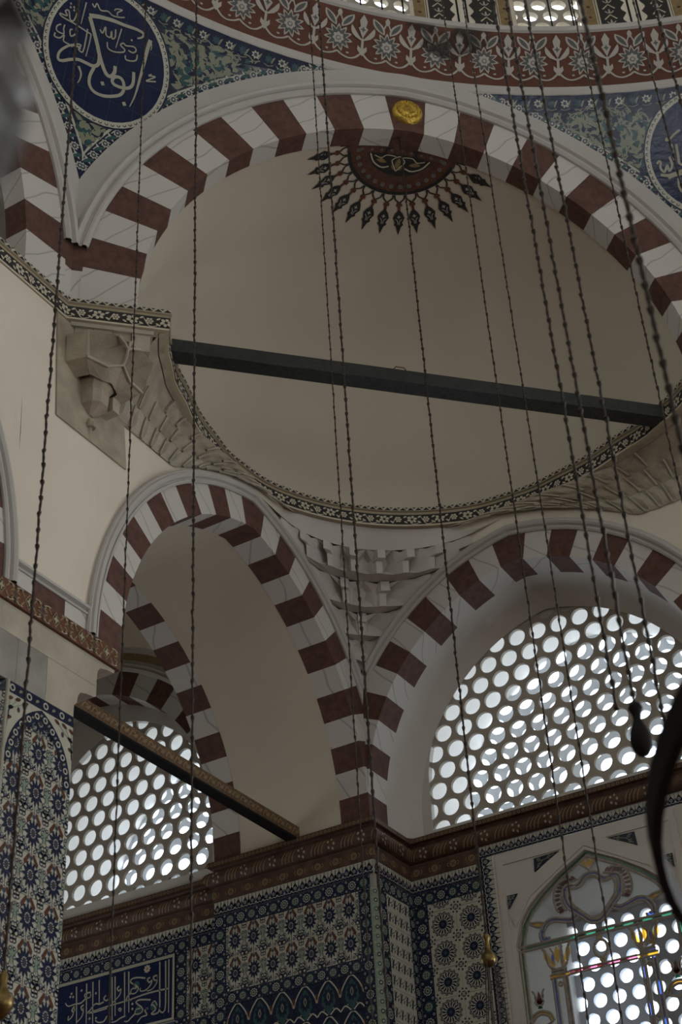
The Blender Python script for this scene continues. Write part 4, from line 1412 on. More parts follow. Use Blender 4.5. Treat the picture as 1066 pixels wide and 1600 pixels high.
def squinch(parent, mirror):
    mb = MB()
    mb.grid([[sq_pt(i/24, v/10, -0.03, mirror) for i in range(25)] for v in range(11)], 'stone')
    mb.build('backing', parent, smooth=True)
    # plain dark cheek next to the corbel
    for r, (v0, v1) in enumerate(((0.0, 0.30), (0.31, 0.62), (0.63, 0.97))):
        nc = 11
        for c in range(nc):
            t0 = (c+0.25*(r % 2)+0.06)/nc
            t1 = (c+1+0.25*(r % 2)-0.06)/nc
            if t1 > 1 or (r == 2 and c < 3) or (r == 1 and c < 1):
                continue
            mb = MB()
            rows = []
            for b in range(4):
                v = v0+(v1-v0)*b/3
                row = []
                for a in range(4):
                    t = t0+(t1-t0)*a/3
                    edge = a in (0, 3) or b in (0, 3)
                    pk = 0.03 if (a in (1, 2) and b == 3) else 0.0
                    row.append(sq_pt(t, min(1, v+pk*0.4), -0.014 if edge else 0.022, mirror))
                rows.append(row)
            mb.grid(rows, 'stone_band' if r == 0 else 'stone')
            mb.build('carved_cell', parent)
            # raised rib on one side of the cell
            mb = MB()
            mb.tube([sq_pt(t0-0.004, v0+(v1-v0)*b/4, 0.012, mirror) for b in range(5)], 0.011, 'stone_band', 5)
            mb.build('rib', parent)
squinch(sq, False)
sq2 = thing('stone_squinch', 'stone squinch of carved honeycomb cells right of the plaster muqarnas', 'squinch')
squinch(sq2, True)

# ---- plaster muqarnas in the corner between the two low arches
mq = thing('muqarnas', 'white plaster muqarnas filling the corner above the pier', 'muqarnas')
def mq_pt(ro, th, z):
    """fillet of radius ro tangent to both walls; th from 0 (left wall) to 1 (window wall)"""
    a = radians(180-90*th)
    return (ro+ro*cos(a)-0.03+0.03*0, -ro+ro*sin(a)+0.03, z)
# cove under the cornice
mb = MB()
up2 = offset_path(path, -0.05)
crn = up2[3:3+61]
sel = crn[14:47]
def crn_pt(th):
    f = th*(len(sel)-1)
    i = min(int(f), len(sel)-2)
    f -= i
    return (sel[i][0]+(sel[i+1][0]-sel[i][0])*f, sel[i][1]+(sel[i+1][1]-sel[i][1])*f)
def blend(th, w, z, ro):
    a = crn_pt(th)
    b = mq_pt(ro, th, z)
    return (a[0]+(b[0]-a[0])*w, a[1]+(b[1]-a[1])*w, z)
rows = []
for v in range(7):
    w = v/6
    rows.append([blend(i/32, w**1.3, 2.99-0.20*(1-cos(w*pi/2)), 1.35) for i in range(33)])
mb.grid(rows, 'white_soft')
mb.build('cove', mq, smooth=True)
def mq_tier(zt, rt_, zb, rb_, th0, th1, n, bw, name):
    """one tier: n folded leaf niches between n+1 hanging prisms"""
    for i in range(n):
        a, b = th0+(th1-th0)*i/n, th0+(th1-th0)*(i+1)/n
        m = (a+b)/2
        mb = MB()
        zm = zb+(zt-zb)*0.15
        P = {'ta': mq_pt(rt_*0.96, a, zt-0.05), 'tb': mq_pt(rt_*0.96, b, zt-0.05), 'tm': mq_pt(rt_*0.97, m, zt),
             'ba': mq_pt(rt_*0.92, a, zb), 'bb': mq_pt(rt_*0.92, b, zb), 'bm': mq_pt(rt_*0.93, m, zb-0.015),
             'ca': mq_pt(rt_*0.84, a*0.6+m*0.4, zt-0.09), 'cb': mq_pt(rt_*0.84, b*0.6+m*0.4, zt-0.09),
             'rc': mq_pt(rt_*0.52, m, zt-0.07), 'da': mq_pt(rt_*0.84, a*0.7+m*0.3, zb+0.01), 'db': mq_pt(rt_*0.84, b*0.7+m*0.3, zb+0.01)}
        for q in (('ta', 'tm', 'ca'), ('tb', 'cb', 'tm'), ('ca', 'tm', 'rc'), ('cb', 'rc', 'tm'), ('ta', 'ca', 'da', 'ba'), ('tb', 'bb', 'db', 'cb'), ('ca', 'rc', 'da'), ('cb', 'db', 'rc'), ('da', 'rc', 'bm'), ('db', 'bm', 'rc'), ('ba', 'da', 'bm'), ('bb', 'bm', 'db')):
            mb.face([P[x] for x in q], 'white_soft')
        mb.build('niche', mq)
    for i in range(n+1):
        a = th0+(th1-th0)*i/n
        w = bw/max(rt_, 0.1)
        mb = MB()
        f0 = [mq_pt(rt_*0.80, a-w, zt-0.02), mq_pt(rt_*1.05, a-w*0.7, zt-0.02), mq_pt(rt_*1.05, a+w*0.7, zt-0.02), mq_pt(rt_*0.80, a+w, zt-0.02)]
        f1 = [(x, y, zb+(zt-zb)*0.55) for x, y, z in f0]
        f2 = [mq_pt(rt_*0.80, a-w*0.9, zb), mq_pt(rt_*0.94, a-w*0.6, zb), mq_pt(rt_*0.94, a+w*0.6, zb), mq_pt(rt_*0.80, a+w*0.9, zb)]
        f1b = [mq_pt(rt_*0.80, a-w*0.9, f1[0][2]-0.008), mq_pt(rt_*0.95, a-w*0.6, f1[0][2]-0.008), mq_pt(rt_*0.95, a+w*0.6, f1[0][2]-0.008), mq_pt(rt_*0.80, a+w*0.9, f1[0][2]-0.008)]
        mb.grid([f0, f1, f1b, f2], 'white_soft')
        mb.face(f2, 'white_soft')
        mb.build('hanging_prism', mq)
    # ceiling plate of the tier below, scalloped
    mb = MB()
    k_ = 4*n
    A = []
    for i in range(k_+1):
        th = th0+(th1-th0)*i/k_
        s_ = abs(((i % 4)-2)/2)
        A.append(mq_pt(rt_*(0.915+0.02*s_), th, zb-0.012*(1-s_)))
    B = [mq_pt(rb_*0.97, th0+(th1-th0)*i/k_, zb-0.01) for i in range(k_+1)]
    mb.grid([A, B], 'white_soft')
    mb.build('ceiling_plate', mq)
mq_tier(2.80, 1.36, 2.52, 0.92, 0.02, 0.98, 7, 0.036, 'top')
mq_tier(2.52, 0.92, 2.22, 0.56, 0.06, 0.94, 3, 0.04, 'mid')
mq_tier(2.22, 0.56, 1.95, 0.28, 0.10, 0.90, 2, 0.04, 'low')
mq_tier(1.96, 0.28, 1.72, 0.10, 0.12, 0.88, 1, 0.03, 'foot')
mb = MB()
mb.grid([[mq_pt(r, i/8, z) for i in range(9)] for r, z in ((0.12, 1.75), (0.05, 1.5), (0.012, 1.3))], 'white_soft')
mb.build('foot_cove', mq)
mb = MB()
mb.grid([[(mq_pt(r, i/12, z)[0]-0.02, mq_pt(r, i/12, z)[1]+0.02, z) for i in range(13)] for r, z in ((0.01, 1.3), (0.06, 1.7), (0.2, 1.95), (0.45, 2.22), (0.8, 2.52), (1.2, 2.82))], 'white_soft')
mb.build('backing', mq)
# ================================================================== LOWER ZONE
# ---- red moulded cornice on pier, window wall and side bay
LP = [(-5.4, YB), (XP, YB), (XP, 0.0), (0.0, 0.0), (0.0, YW), (6.0, YW)]
LC = [(-0.05, 0.005), (0.045, 0.0), (0.055, -0.012), (0.055, -0.055), (0.02, -0.064), (0.006, -0.085), (0.006, -0.100), (0.025, -0.108)]
for i in range(7):
    a = radians(70-i*26)
    LC.append((0.012+0.075*cos(a), -0.182+0.078*sin(a)))
LC += [(-0.004, -0.258), (-0.03, -0.268)]
lc = structure('cornice_red', 'dark red moulded cornice over the tiles')
sweep_plan(LP, LC, 'cornice_red').build('moulding', lc)
LPF = LP[:-1]+[(0.768, YW)]
sweep_plan(LPF, [(-0.02, -0.262), (0.012, -0.27), (0.012, -0.418), (-0.03, -0.42)], 'cornice_red').build('frieze', lc)
AL = Along(LP, 0.055)
pr = Print(AL, 0.001, 0.002)
u = 1.0
while u < AL.total-2.0:
    pr.ring((u, -0.034), 0.010, 0.016, 'gold_paint', 0, 8)
    u += 0.047
AL3 = Along(LPF, 0.012)
pr3 = Print(AL3, 0.001, 0.002)
u = 1.0
while u < AL3.total-0.06:
    c = (u, -0.35)
    pr3.ring(c, 0.026, 0.036, 'gold_paint', 0, 12)
    for a in range(6):
        t = 2*pi*a/6
        pr3.leaf((c[0]+0.008*cos(t), c[1]+0.008*sin(t)), (c[0]+0.026*cos(t), c[1]+0.026*sin(t)), 0.011, 'gold_paint', 0)
    for sg in (-1, 1):
        pr3.stroke([(u+sg*0.05, -0.33), (u+sg*0.065, -0.35), (u+sg*0.045, -0.375)], 0.006, 'gold_paint', 0)
    u += 0.205
pr.build('gilt_print', lc)
pr3.build('gilt_print', lc)
# feather pattern on the torus
class Torus:
    def __call__(s, u, v, l):
        a = radians(70-v*156)
        out = 0.012+(0.075+l)*cos(a)
        return Along_cache(out)(u*1.0, -0.182+(0.078+l)*sin(a), 0.0)
_ac = {}
def Along_cache(o):
    k = round(o, 3)
    if k not in _ac:
        _ac[k] = Along(LP, k)
    return _ac[k]
pr = Print(Torus(), 0.001, 0.002)
u = 1.05
i = 0
while u < 9.2:
    if i % 2 == 0:
        for q in range(4):
            pr.stroke([(u-0.07+0.04*q, 0.80), (u-0.045+0.04*q, 0.5), (u-0.01+0.04*q, 0.25)], 0.010, 'gold_paint', 0, 3)
    else:
        for q in range(5):
            t = 2*pi*q/5
            pr.disc((u+0.035*cos(t), 0.5+0.22*sin(t)), 0.012, 'band_tan', 0, 7, 0.07)
    u += 0.17
    i += 1
pr.build('gilt_print', lc)

# ---- glazed tiles: each kind drawn once, then laid piece by piece
TH = 0.012
def tile_mesh(name, w, h, draw, ground):
    """tile in the (u,z) plane centred on the origin, facing -d, with its print"""
    fn = lambda u, z, l: (u, -TH-l, z)
    mb = MB()
    g_ = 0.0012
    a, b = w/2-g_, h/2-g_
    bv = 0.002
    mb.grid([[(-a, 0, -b), (a, 0, -b), (a, 0, b), (-a, 0, b)], [(-a, -TH+bv, -b), (a, -TH+bv, -b), (a, -TH+bv, b), (-a, -TH+bv, b)],
             [(-a+bv, -TH, -b+bv), (a-bv, -TH, -b+bv), (a-bv, -TH, b-bv), (-a+bv, -TH, b-bv)]], ground, True)
    mb.face([(-a+bv, -TH, -b+bv), (a-bv, -TH, -b+bv), (a-bv, -TH, b-bv), (-a+bv, -TH, b-bv)], ground)
    pr = Print(fn, 0.0005, 0.0004)
    pr.mb = mb
    draw(pr, w, h)
    cl = [((a, 0, 0), (1, 0, 0)), ((-a, 0, 0), (-1, 0, 0)), ((0, 0, b), (0, 0, 1)), ((0, 0, -b), (0, 0, -1))]
    return mb.mesh(name, cl, weld=False)

def d_star(pr, w, h):
    s = w/0.23
    for q in (-1, 1):                                     # half leaves on the side joints
        pr.leaf((q*w/2, -h*0.16), (q*w/2, h*0.30), 0.055*s, 't_green', 1)
        pr.leaf((q*w/2, -h*0.5), (q*w/2-q*0.06*s, -h*0.20), 0.03*s, 't_green', 1)
        for z in (-0.36, -0.26, 0.38, 0.46):
            pr.ring((q*w*0.44, h*z), 0.012*s, 0.020*s, 't_blue', 2, 10)
        pr.disc((q*w*0.40, -h*0.44), 0.03*s, 't_dark', 1, 9)
        pr.disc((q*w*0.39, -h*0.44), 0.014*s, 't_white', 2, 8)
        # tulip
        pr.poly([(q*0.010*s, h*0.47), (q*0.030*s, h*0.50), (q*0.072*s, h*0.30), (q*0.066*s, h*0.22), (q*0.046*s, h*0.24), (q*0.022*s, h*0.38)], 't_red', 3)
        pr.stroke([(q*0.02*s, h*0.30), (q*0.07*s, h*0.18), (q*0.10*s, -h*0.05), (q*0.075*s, -h*0.3)], 0.006*s, 't_dark', 1)
        for dx, dz, k in ((0.085, -0.20, 't_blue'), (0.062, -0.36, 't_mid'), (0.095, 0.20, 't_blue'), (0.03, -0.42, 't_dark'), (0.090, 0.02, 't_turq')):
            pr.star((q*dx*s, h*dz), 0.010*s, 0.020*s, 6, k, 3)
            pr.disc((q*dx*s, h*dz), 0.007*s, 't_white', 4, 6)
        pr.leaf((q*0.02*s, -h*0.30), (q*0.075*s, -h*0.47), 0.018*s, 't_dark', 2, 0.01)
    pr.disc((0, h*0.40), 0.017*s, 't_mid', 3, 8)
    pr.stroke([(0, -h*0.5), (0, h*0.5)], 0.006*s, 't_dark', 1, 0)
    n = 12
    ring = []
    for a in range(n):
        for q, f in ((-0.5, 0.60), (-0.2, 0.86), (0, 1.0), (0.2, 0.86)):
            t = 2*pi*(a+q)/n+pi/2
            ring.append((0.080*s*f*cos(t), 0.100*s*f*sin(t)))
    pr.fan((0, 0), ring, 't_blue', 5)
    for a in range(12):
        t = 2*pi*a/12
        pr.disc((0.024*s*cos(t), 0.032*s*sin(t)), 0.0055*s, 't_white', 6, 6)
    pr.disc((0, 0), 0.016*s, 't_mid', 6, 8, 0.022*s)
    pr.leaf((0, -0.016*s), (0, 0.02*s), 0.014*s, 't_red', 7)

def d_rosette(pr, w, h):
    r = min(w, h)*0.44
    for sx, sy in ((-1, -1), (1, -1), (-1, 1), (1, 1)):
        c = (sx*w/2, sy*h/2)
        pr.disc(c, r*0.24, 't_dark', 1, 12)
        for a in range(8):
            t = 2*pi*a/8+0.2
            pr.disc((c[0]+r*0.42*cos(t), c[1]+r*0.42*sin(t)), r*0.085, 't_dark', 1, 8)
        for a in range(4):
            t = pi/2*a+pi/4
            pr.leaf(c, (c[0]+r*0.22*cos(t), c[1]+r*0.22*sin(t)), r*0.09, 't_white', 2)
    ring = [(r*(0.97+0.05*cos(14*2*pi*i/84))*cos(2*pi*i/84), r*(0.97+0.05*cos(14*2*pi*i/84))*sin(2*pi*i/84)) for i in range(84)]
    pr.fan((0, 0), ring, 't_dark', 1)
    pr.ring((0, 0), r*0.90, r*0.93, 't_white', 2, 28)
    n = 16
    for a in range(n):
        t = 2*pi*a/n
        P_ = lambda q, da=0.0, t=t: (r*q*cos(t+da), r*q*sin(t+da))
        pr.stroke([P_(0.36, -0.02), P_(0.56, 0.06), P_(0.70, 0.03), P_(0.84, 0.14)], r*0.085, 't_white', 2, 3)
        pr.stroke([P_(0.62, 0.04), P_(0.72, -0.08), P_(0.84, -0.10)], r*0.06, 't_white', 2, 3)
    pr.ring((0, 0), r*0.30, r*0.36, 't_dark', 3, 20)
    pr.disc((0, 0), r*0.30, 't_blue', 3, 16)
    pr.disc((0, 0), r*0.15, 't_mid', 4, 10)

def d_border(pr, w, h):
    """blue band with a white rosette and a turquoise medallion; runs along u"""
    m = min(w, h)
    for k, sx in ((0, -0.25), (1, 0.25)):
        c = (w*sx, 0.0) if w >= h else (0.0, h*sx)
        if k == 0:
            pr.star(c, m*0.26, m*0.33, 10, 't_white', 1)
            pr.disc(c, m*0.24, 't_blue', 2, 14)
            pr.disc(c, m*0.17, 't_green', 3, 10)
            pr.disc(c, m*0.07, 't_dark', 4, 8)
        else:
            pr.disc(c, m*0.34, 't_turq', 1, 14)
            pr.ring(c, m*0.20, m*0.24, 't_white', 2, 12)
            for a in range(4):
                t = pi/2*a
                pr.leaf(c, (c[0]+m*0.3*cos(t), c[1]+m*0.3*sin(t)), m*0.10, 't_leaf', 3)
    for sx in (-0.5, 0.0, 0.5):
        for sy in (-0.33, 0.33):
            c = (w*sx, m*sy) if w >= h else (m*sy, h*sx)
            pr.ring(c, m*0.045, m*0.085, 't_white', 1, 9)
    for sx in (-0.37, -0.13, 0.13, 0.37):
        for sy in (-0.41, 0.41):
            c = (w*sx, m*sy) if w >= h else (m*sy, h*sx)
            pr.disc(c, m*0.03, 't_leaf', 1, 6)

def d_palmette(pr, w, h):
    """crest of dark palmettes: pale above, dark below; always along u, point up"""
    n = 2
    p = w/n
    pr.rect(-w/2, w/2, -h/2, -h*0.30, 't_blue', 1)
    for i in range(n):
        x = -w/2+p*(i+0.5)
        pr.poly([(x-p*0.34, -h*0.32), (x-p*0.40, -h*0.10), (x-p*0.22, h*0.12), (x, h*0.34), (x+p*0.22, h*0.12), (x+p*0.40, -h*0.10), (x+p*0.34, -h*0.32)], 't_blue', 2)
        pr.disc((x, -h*0.06), p*0.19, 't_white', 3, 10)
        pr.disc((x, -h*0.06), p*0.13, 't_mid', 4, 8)
        pr.disc((x, -h*0.06), p*0.06, 't_leaf', 5, 6)
        pr.stroke([(x-p*0.5, -h*0.22), (x-p*0.36, -h*0.30), (x-p*0.2, -h*0.34), (x, -h*0.27), (x+p*0.2, -h*0.34), (x+p*0.36, -h*0.30), (x+p*0.5, -h*0.22)], h*0.045, 't_white', 3, 2)
        xb = x+p*0.5
        for q in (xb, xb-p):
            pr.poly([(q-p*0.10, -h*0.18), (q-p*0.14, h*0.0), (q, h*0.16), (q+p*0.14, 0.0), (q+p*0.10, -h*0.18)], 't_mid', 2)
            pr.stroke([(q, h*0.16), (q, h*0.42)], h*0.055, 't_dark', 2, 0)
        pr.stroke([(x, h*0.30), (x, h*0.47)], h*0.04, 't_dark', 2, 0)

def d_palm_v(pr, w, h):
    """the same crest turned to run upward, points to the right"""
    fn0 = pr.fn
    pr.fn = lambda u, z, l: fn0(z, -u, l)
    d_palmette(pr, h, w)
    pr.fn = fn0

def d_swirl(pr, w, h):
    for q in (-1, 1):
        for j in range(2):
            z = -h/2+h*(j+0.5)/2
            x = q*w*0.25
            pr.leaf((x-w*0.10, z-h*0.20), (x+w*0.06, z+h*0.18), w*0.13, 't_dark', 1, w*0.06)
            pr.leaf((x-w*0.05, z-h*0.12), (x+w*0.03, z+h*0.10), w*0.06, 't_turq', 2, w*0.05)
            pr.stroke([(x-w*0.22, z+h*0.05), (x-w*0.1, z+h*0.16), (x+w*0.02, z-h*0.02), (x+w*0.2, z+h*0.06)], w*0.035, 't_dark', 1)
            pr.leaf((x+w*0.12, z-h*0.14), (x+w*0.22, z+h*0.0), w*0.06, 't_blue', 2)
            pr.disc((x-w*0.18, z-h*0.12), w*0.035, 't_dark', 2, 7)

def d_cartouche(pr, w, h):
    pr.poly([(0, -h*0.48), (-w*0.30, -h*0.12), (-w*0.24, h*0.16), (0, h*0.42), (w*0.24, h*0.16), (w*0.30, -h*0.12)], 't_turq', 1)
    ring = [(w*0.21*cos(t)*(1+0.14*cos(9*t)), h*0.04+h*0.24*sin(t)*(1+0.14*cos(9*t))) for t in [2*pi*i/54 for i in range(54)]]
    pr.fan((0, h*0.04), ring, 't_blue', 2)
    pr.leaf((0, -h*0.08), (0, h*0.18), w*0.14, 't_leaf', 3)
    pr.leaf((0, -h*0.04), (0, h*0.13), w*0.06, 't_blue', 4)
    for q in (-1, 1):
        pr.stroke([(q*w*0.5, -h*0.05), (q*w*0.36, h*0.22), (q*w*0.12, h*0.46), (0, h*0.5)], w*0.05, 't_white', 3)
        pr.stroke([(q*w*0.5, -h*0.45), (q*w*0.30, -h*0.32), (q*w*0.06, -h*0.46)], w*0.05, 't_white', 3)
        pr.leaf((q*w*0.44, -h*0.05), (q*w*0.47, h*0.22), w*0.10, 't_red', 3)
        pr.leaf((q*w*0.30, -h*0.45), (q*w*0.40, -h*0.18), w*0.07, 't_blue', 2)
        pr.star((q*w*0.38, h*0.38), w*0.03, w*0.07, 6, 't_blue', 3)
        pr.disc((q*w*0.20, -h*0.30), w*0.035, 't_leaf', 3, 8)

def d_oval(pr, w, h):
    m = min(w, h)
    L = max(w, h)
    for s_, k in ((-0.25, 0), (0.25, 1)):
        c = (w*s_, 0.0) if w >= h else (0.0, h*s_)
        if k == 0:
            pr.ring(c, m*0.17, m*0.30, 't_white', 1, 14)
        else:
            pr.leaf((c[0]-m*0.2, c[1]-m*0.15), (c[0]+m*0.2, c[1]+m*0.1), m*0.24, 't_leaf', 1, m*0.06)

TM = {}
def lay(parent, kind, w, h, mtx, u, z, name='tile'):
    """mtx: 4x4 placing (u, 0, z) of the wall frame"""
    D = {'star': (d_star, 't_white'), 'rosette': (d_rosette, 't_white'), 'border': (d_border, 't_blue'), 'palmette': (d_palmette, 't_white'), 'palm_v': (d_palm_v, 't_white'),
         'swirl': (d_swirl, 't_white'), 'cartouche': (d_cartouche, 't_blue'), 'oval': (d_oval, 't_blue'), 'plain': (lambda p, a, b: None, 't_mid')}
    key = (kind, round(w, 4), round(h, 4))
    if key not in TM:
        TM[key] = tile_mesh('tile', w, h, *D[kind])
    o = obj(name, TM[key], parent)
    o.matrix_local = mtx @ Matrix.Translation((u, 0, z))
    return o
def lay_row(parent, kind, u0, u1, z0, z1, n, mtx, name='tile'):
    w = (u1-u0)/n
    for i in range(n):
        lay(parent, kind, w, z1-z0, mtx, u0+w*(i+0.5), (z0+z1)/2, name)
def lay_col(parent, kind, u0, u1, z0, z1, n, mtx, name='tile'):
    h = (z1-z0)/n
    for i in range(n):
        lay(parent, kind, u1-u0, h, mtx, (u0+u1)/2, z0+h*(i+0.5), name)
def lay_grid(parent, kind, u0, u1, z0, z1, nu, nz, mtx, name='tile'):
    for j in range(nz):
        lay_row(parent, kind, u0, u1, z0+(z1-z0)*j/nz, z0+(z1-z0)*(j+1)/nz, nu, mtx, name)
M_Y = lambda y: Matrix.Translation((0, y, 0))                                   # walls facing -y: u = x
M_X = lambda x: Matrix.Translation((x, 0, 0)) @ Matrix.Rotation(radians(90), 4, 'Z')   # walls facing +x: u = y

ZB = -3.35
# pier: front face
mb = MB()
mb.box(XP, 0.0, 0.004, YW, -7.9, -0.2, 't_grout')
pier = mb.build('pillar_pier', kind='structure', label='pier faced with Iznik style tiles between the two arches')
pf = M_Y(0.004)
lay_row(pier, 'palmette', XP, 0.0, -0.562, -0.42, 11, pf, 'crest_tile')
lay_row(pier, 'border', XP, -0.05, -0.70, -0.562, 7, pf, 'border_tile')
lay_col(pier, 'border', -0.18, -0.05, -0.70-0.265*10, -0.70, 10, pf, 'border_tile')
lay_col(pier, 'border', XP, -1.70, -0.70-0.265*10, -0.70, 10, pf, 'border_tile')
lay_grid(pier, 'star', -1.70, -0.18, -1.345, -0.70, 7, 2, pf)
lay_row(pier, 'border', -1.70, -0.18, -1.475, -1.345, 6, pf, 'border_tile')
lay_grid(pier, 'cartouche', -1.70, -0.18, -1.475-0.33*4, -1.475, 6, 4, pf)
# pier: side face and the glossy corner bead
ps = M_X(-0.004)
lay_row(pier, 'palmette', 0.0, YW, -0.562, -0.42, 5, ps, 'crest_tile')
lay_row(pier, 'border', 0.045, YW, -0.70, -0.562, 3, ps, 'border_tile')
lay_col(pier, 'border', 0.045, 0.205, -0.70-0.31*8, -0.70, 8, ps, 'border_tile')
lay_col(pier, 'border', 0.642, YW, -0.70-0.22*12, -0.70, 12, ps, 'border_tile')
lay_grid(pier, 'swirl', 0.205, 0.642, -0.70-0.30*8, -0.70, 2, 8, ps)
for j in range(10):
    mb = MB()
    z1, z0 = -0.70-0.26*j, -0.70-0.26*(j+1)+0.003
    rows = []
    for i in range(7):
        a = radians(-90+90*i/6)
        rows.append([(-0.036+0.05*cos(a), 0.036+0.05*sin(a)-0.0, z) for z in (z0, z1)])
    mb.grid([[(-0.052, -0.012, z0), (-0.052, -0.012, z1)]]+rows+[[(0.012, 0.047, z0), (0.012, 0.047, z1)]], 't_green')
    pr = Print(lambda u, v, l: (-0.036+(0.0515+l)*cos(radians(-90+90*u)), 0.036+(0.0515+l)*sin(radians(-90+90*u)), v), 0.0006, 0.0)
    pr.mb = mb
    for q in range(3):
        z = z0+0.26*(q+0.5)/3
        pr.disc((0.5, z), 0.24, 't_blue' if q % 2 else 't_turq', 1, 12, 0.022)
        pr.disc((0.5, z), 0.12, 't_white', 2, 8, 0.010)
        pr.disc((0.15, z+0.03), 0.08, 't_white', 1, 8, 0.008)
        pr.disc((0.85, z+0.03), 0.08, 't_white', 1, 8, 0.008)
    mb.build('corner_bead', pier, weld=False)
# window wall
mb = MB()
mb.box(0.0, 0.90, YW+0.004, YW+0.25, -7.9, -0.2, 't_grout')
ww = mb.build('wall_tiled', kind='structure', label='tiled strip of wall between pier and coloured glass window')
wf = M_Y(YW+0.004)
lay_row(ww, 'palmette', 0.0, 0.765, -0.562, -0.42, 5, wf, 'crest_tile')
lay_row(ww, 'border', 0.0, 0.765, -0.695, -0.562, 3, wf, 'border_tile')
lay_col(ww, 'border', 0.012, 0.158, -0.695-0.30*8, -0.695, 8, wf, 'border_tile')
lay_grid(ww, 'rosette', 0.158, 0.765, -0.785-0.2795*8, -0.785, 2, 8, wf)
def d_half(pr, w, h):
    fn0 = pr.fn
    d = 0.2795/2-h/2
    pr.fn = lambda u, z, l: fn0(u, z+0.2795/2-h/2, l)
    d_rosette(pr, w, 0.2795)
    pr.fn = fn0
for i in range(2):
    w_ = (0.765-0.158)/2
    o = obj('tile', tile_mesh('tile', w_, 0.09, d_half, 't_white'), ww)
    o.matrix_local = wf @ Matrix.Translation((0.158+w_*(i+0.5), 0, -0.74))
lay_col(ww, 'palm_v', 0.768, 0.905, -0.378-0.19*15, -0.378, 15, wf, 'crest_tile')
lay_row(ww, 'palmette', 0.768, 2.95, -0.378, -0.262, 14, wf, 'crest_tile')
# side-bay wall
mb = MB()
mb.box(-5.4, XP, YB+0.004, YB+0.3, -7.9, -0.2, 't_grout')
sw = mb.build('wall_bay_tiled', kind='structure', label='tiled wall of the side bay with a blue calligraphy panel')
sf = M_Y(YB+0.004)
lay_row(sw, 'palmette', -4.6, XP, -0.562, -0.42, 15, sf, 'crest_tile')
lay_row(sw, 'border', -4.6, XP, -0.69, -0.562, 10, sf, 'border_tile')
lay_col(sw, 'border', -2.54, -2.40, -0.69-0.28*8, -0.69, 8, sf, 'border_tile')
lay_grid(sw, 'star', -2.40, -1.96, -1.40, -0.69, 2, 2, sf)
lay_row(sw, 'border', -2.40, XP, -1.53, -1.40, 2, sf, 'border_tile')
lay_grid(sw, 'star', -2.40, -1.96, -2.2, -1.53, 2, 2, sf)
lay_col(sw, 'border', -1.96, XP, -1.40, -0.69, 3, sf, 'border_tile')
panel = thing('calligraphy_panel', 'dark blue tile panel with two lines of cream calligraphy', 'panel')
mb = MB()
mb.box(-4.6, -2.545, YB-0.014, YB+0.004, -1.362, -0.692, 't_cobalt')
mb.build('tile_ground', panel)
mb = MB()
for a in ((-4.6, -2.545, -0.722, -0.692), (-4.6, -2.545, -1.362, -1.337), (-2.57, -2.545, -1.337, -0.722)):
    mb.box(a[0], a[1], YB-0.020, YB-0.012, a[2], a[3], 't_cream')
mb.build('frame', panel)
pr = Print(lambda u, v, l: (u, YB-0.0145-l, v), 0.0006, 0.0006)
for pts in PANEL:
    pr.stroke(pts, 0.017, 't_cream', 2, 4 if len(pts) > 2 else 0, 0.011)
for p in PDOTS:
    pr.poly([(p[0]-0.016, p[1]), (p[0], p[1]+0.016), (p[0]+0.016, p[1]), (p[0], p[1]-0.016)], 't_cream', 2)
# fills inside two of the letters and a small flower
for c in ((-3.03, -0.92), (-2.99, -1.17), (-2.80, -1.18)):
    pr.disc(c, 0.045, 't_turq', 1, 12)
for a in range(8):
    t = 2*pi*a/8
    pr.leaf((-2.895+0.01*cos(t), -0.775+0.01*sin(t)), (-2.895+0.045*cos(t), -0.775+0.045*sin(t)), 0.022, 't_white', 2)
pr.disc((-2.895, -0.775), 0.016, 'ochre', 3, 10)
for x in (-4.35, -4.11, -3.87, -3.63, -3.39, -3.15, -2.91, -2.67):
    pr.rect(x-0.0015, x+0.0015, -1.337, -0.722, 't_mid', 0)
pr.build('lettering', panel, label='cream calligraphy')
mb = MB()
mb.box(-4.6, -2.545, YB-0.010, YB+0.004, -3.0, -1.38, 't_mid')
mb.build('wall_bay_dado', kind='structure')

# ---- octagonal tiled pillar on the left with its stone capital
PC = (-0.857, -4.767)
HW, HS = 0.857, 0.355
octo = [(0.0, PC[1]-HS), (0.0, PC[1]+HS), (-HW+HS, PC[1]+HW), (-HW-HS, PC[1]+HW), (-2*HW, PC[1]+HS), (-2*HW, PC[1]-HS), (-HW-HS, PC[1]-HW), (-HW+HS, PC[1]-HW)]
mb = MB()
mb.grid([[(x-0.004 if x > -0.1 else x, y, z) for x, y in octo] for z in (-7.9, -0.765)], 't_grout', True)
pil = mb.build('pillar_octagonal', kind='structure', label='octagonal pillar covered in flowered tiles at the left edge')
px_ = M_X(-0.004)
Y0_, Y1_ = PC[1]-HS, PC[1]+HS
lay_row(pil, 'oval', Y0_, Y1_, -0.858, -0.765, 4, px_, 'border_tile')
for j in range(8):
    z1 = -1.355+0.295-0.295*j
    lay_row(pil, 'star', Y0_, Y1_, z1-0.295, z1, 3, px_)
lay_row(pil, 'star', Y0_, Y1_, -1.06, -0.858, 3, px_)
# arch-shaped border over the top rows, with leafy corner pieces
pr = Print(lambda u, v, l: (-0.004+TH+0.003+l, u, v), 0.0006, 0.0)
yc = PC[1]
AB = Arch(0.27, 0.20, 0.0, -1.375)
ABo = AB
o1 = [(yc+u*1.0, z) for u, z in AB.path(0.0, 12)]
o2 = [(yc+u, z) for u, z in AB.path(0.078, 12)]
hi = -0.858
n = len(o2)
for i in range(n-1):
    a, b = o2[i], o2[i+1]
    ha = max(a[1], -1.22)
    pr.mb.face([pr.P(p, 0) for p in (a, b, (b[0], max(hi, b[1])), (a[0], max(hi, a[1])))], 't_white')

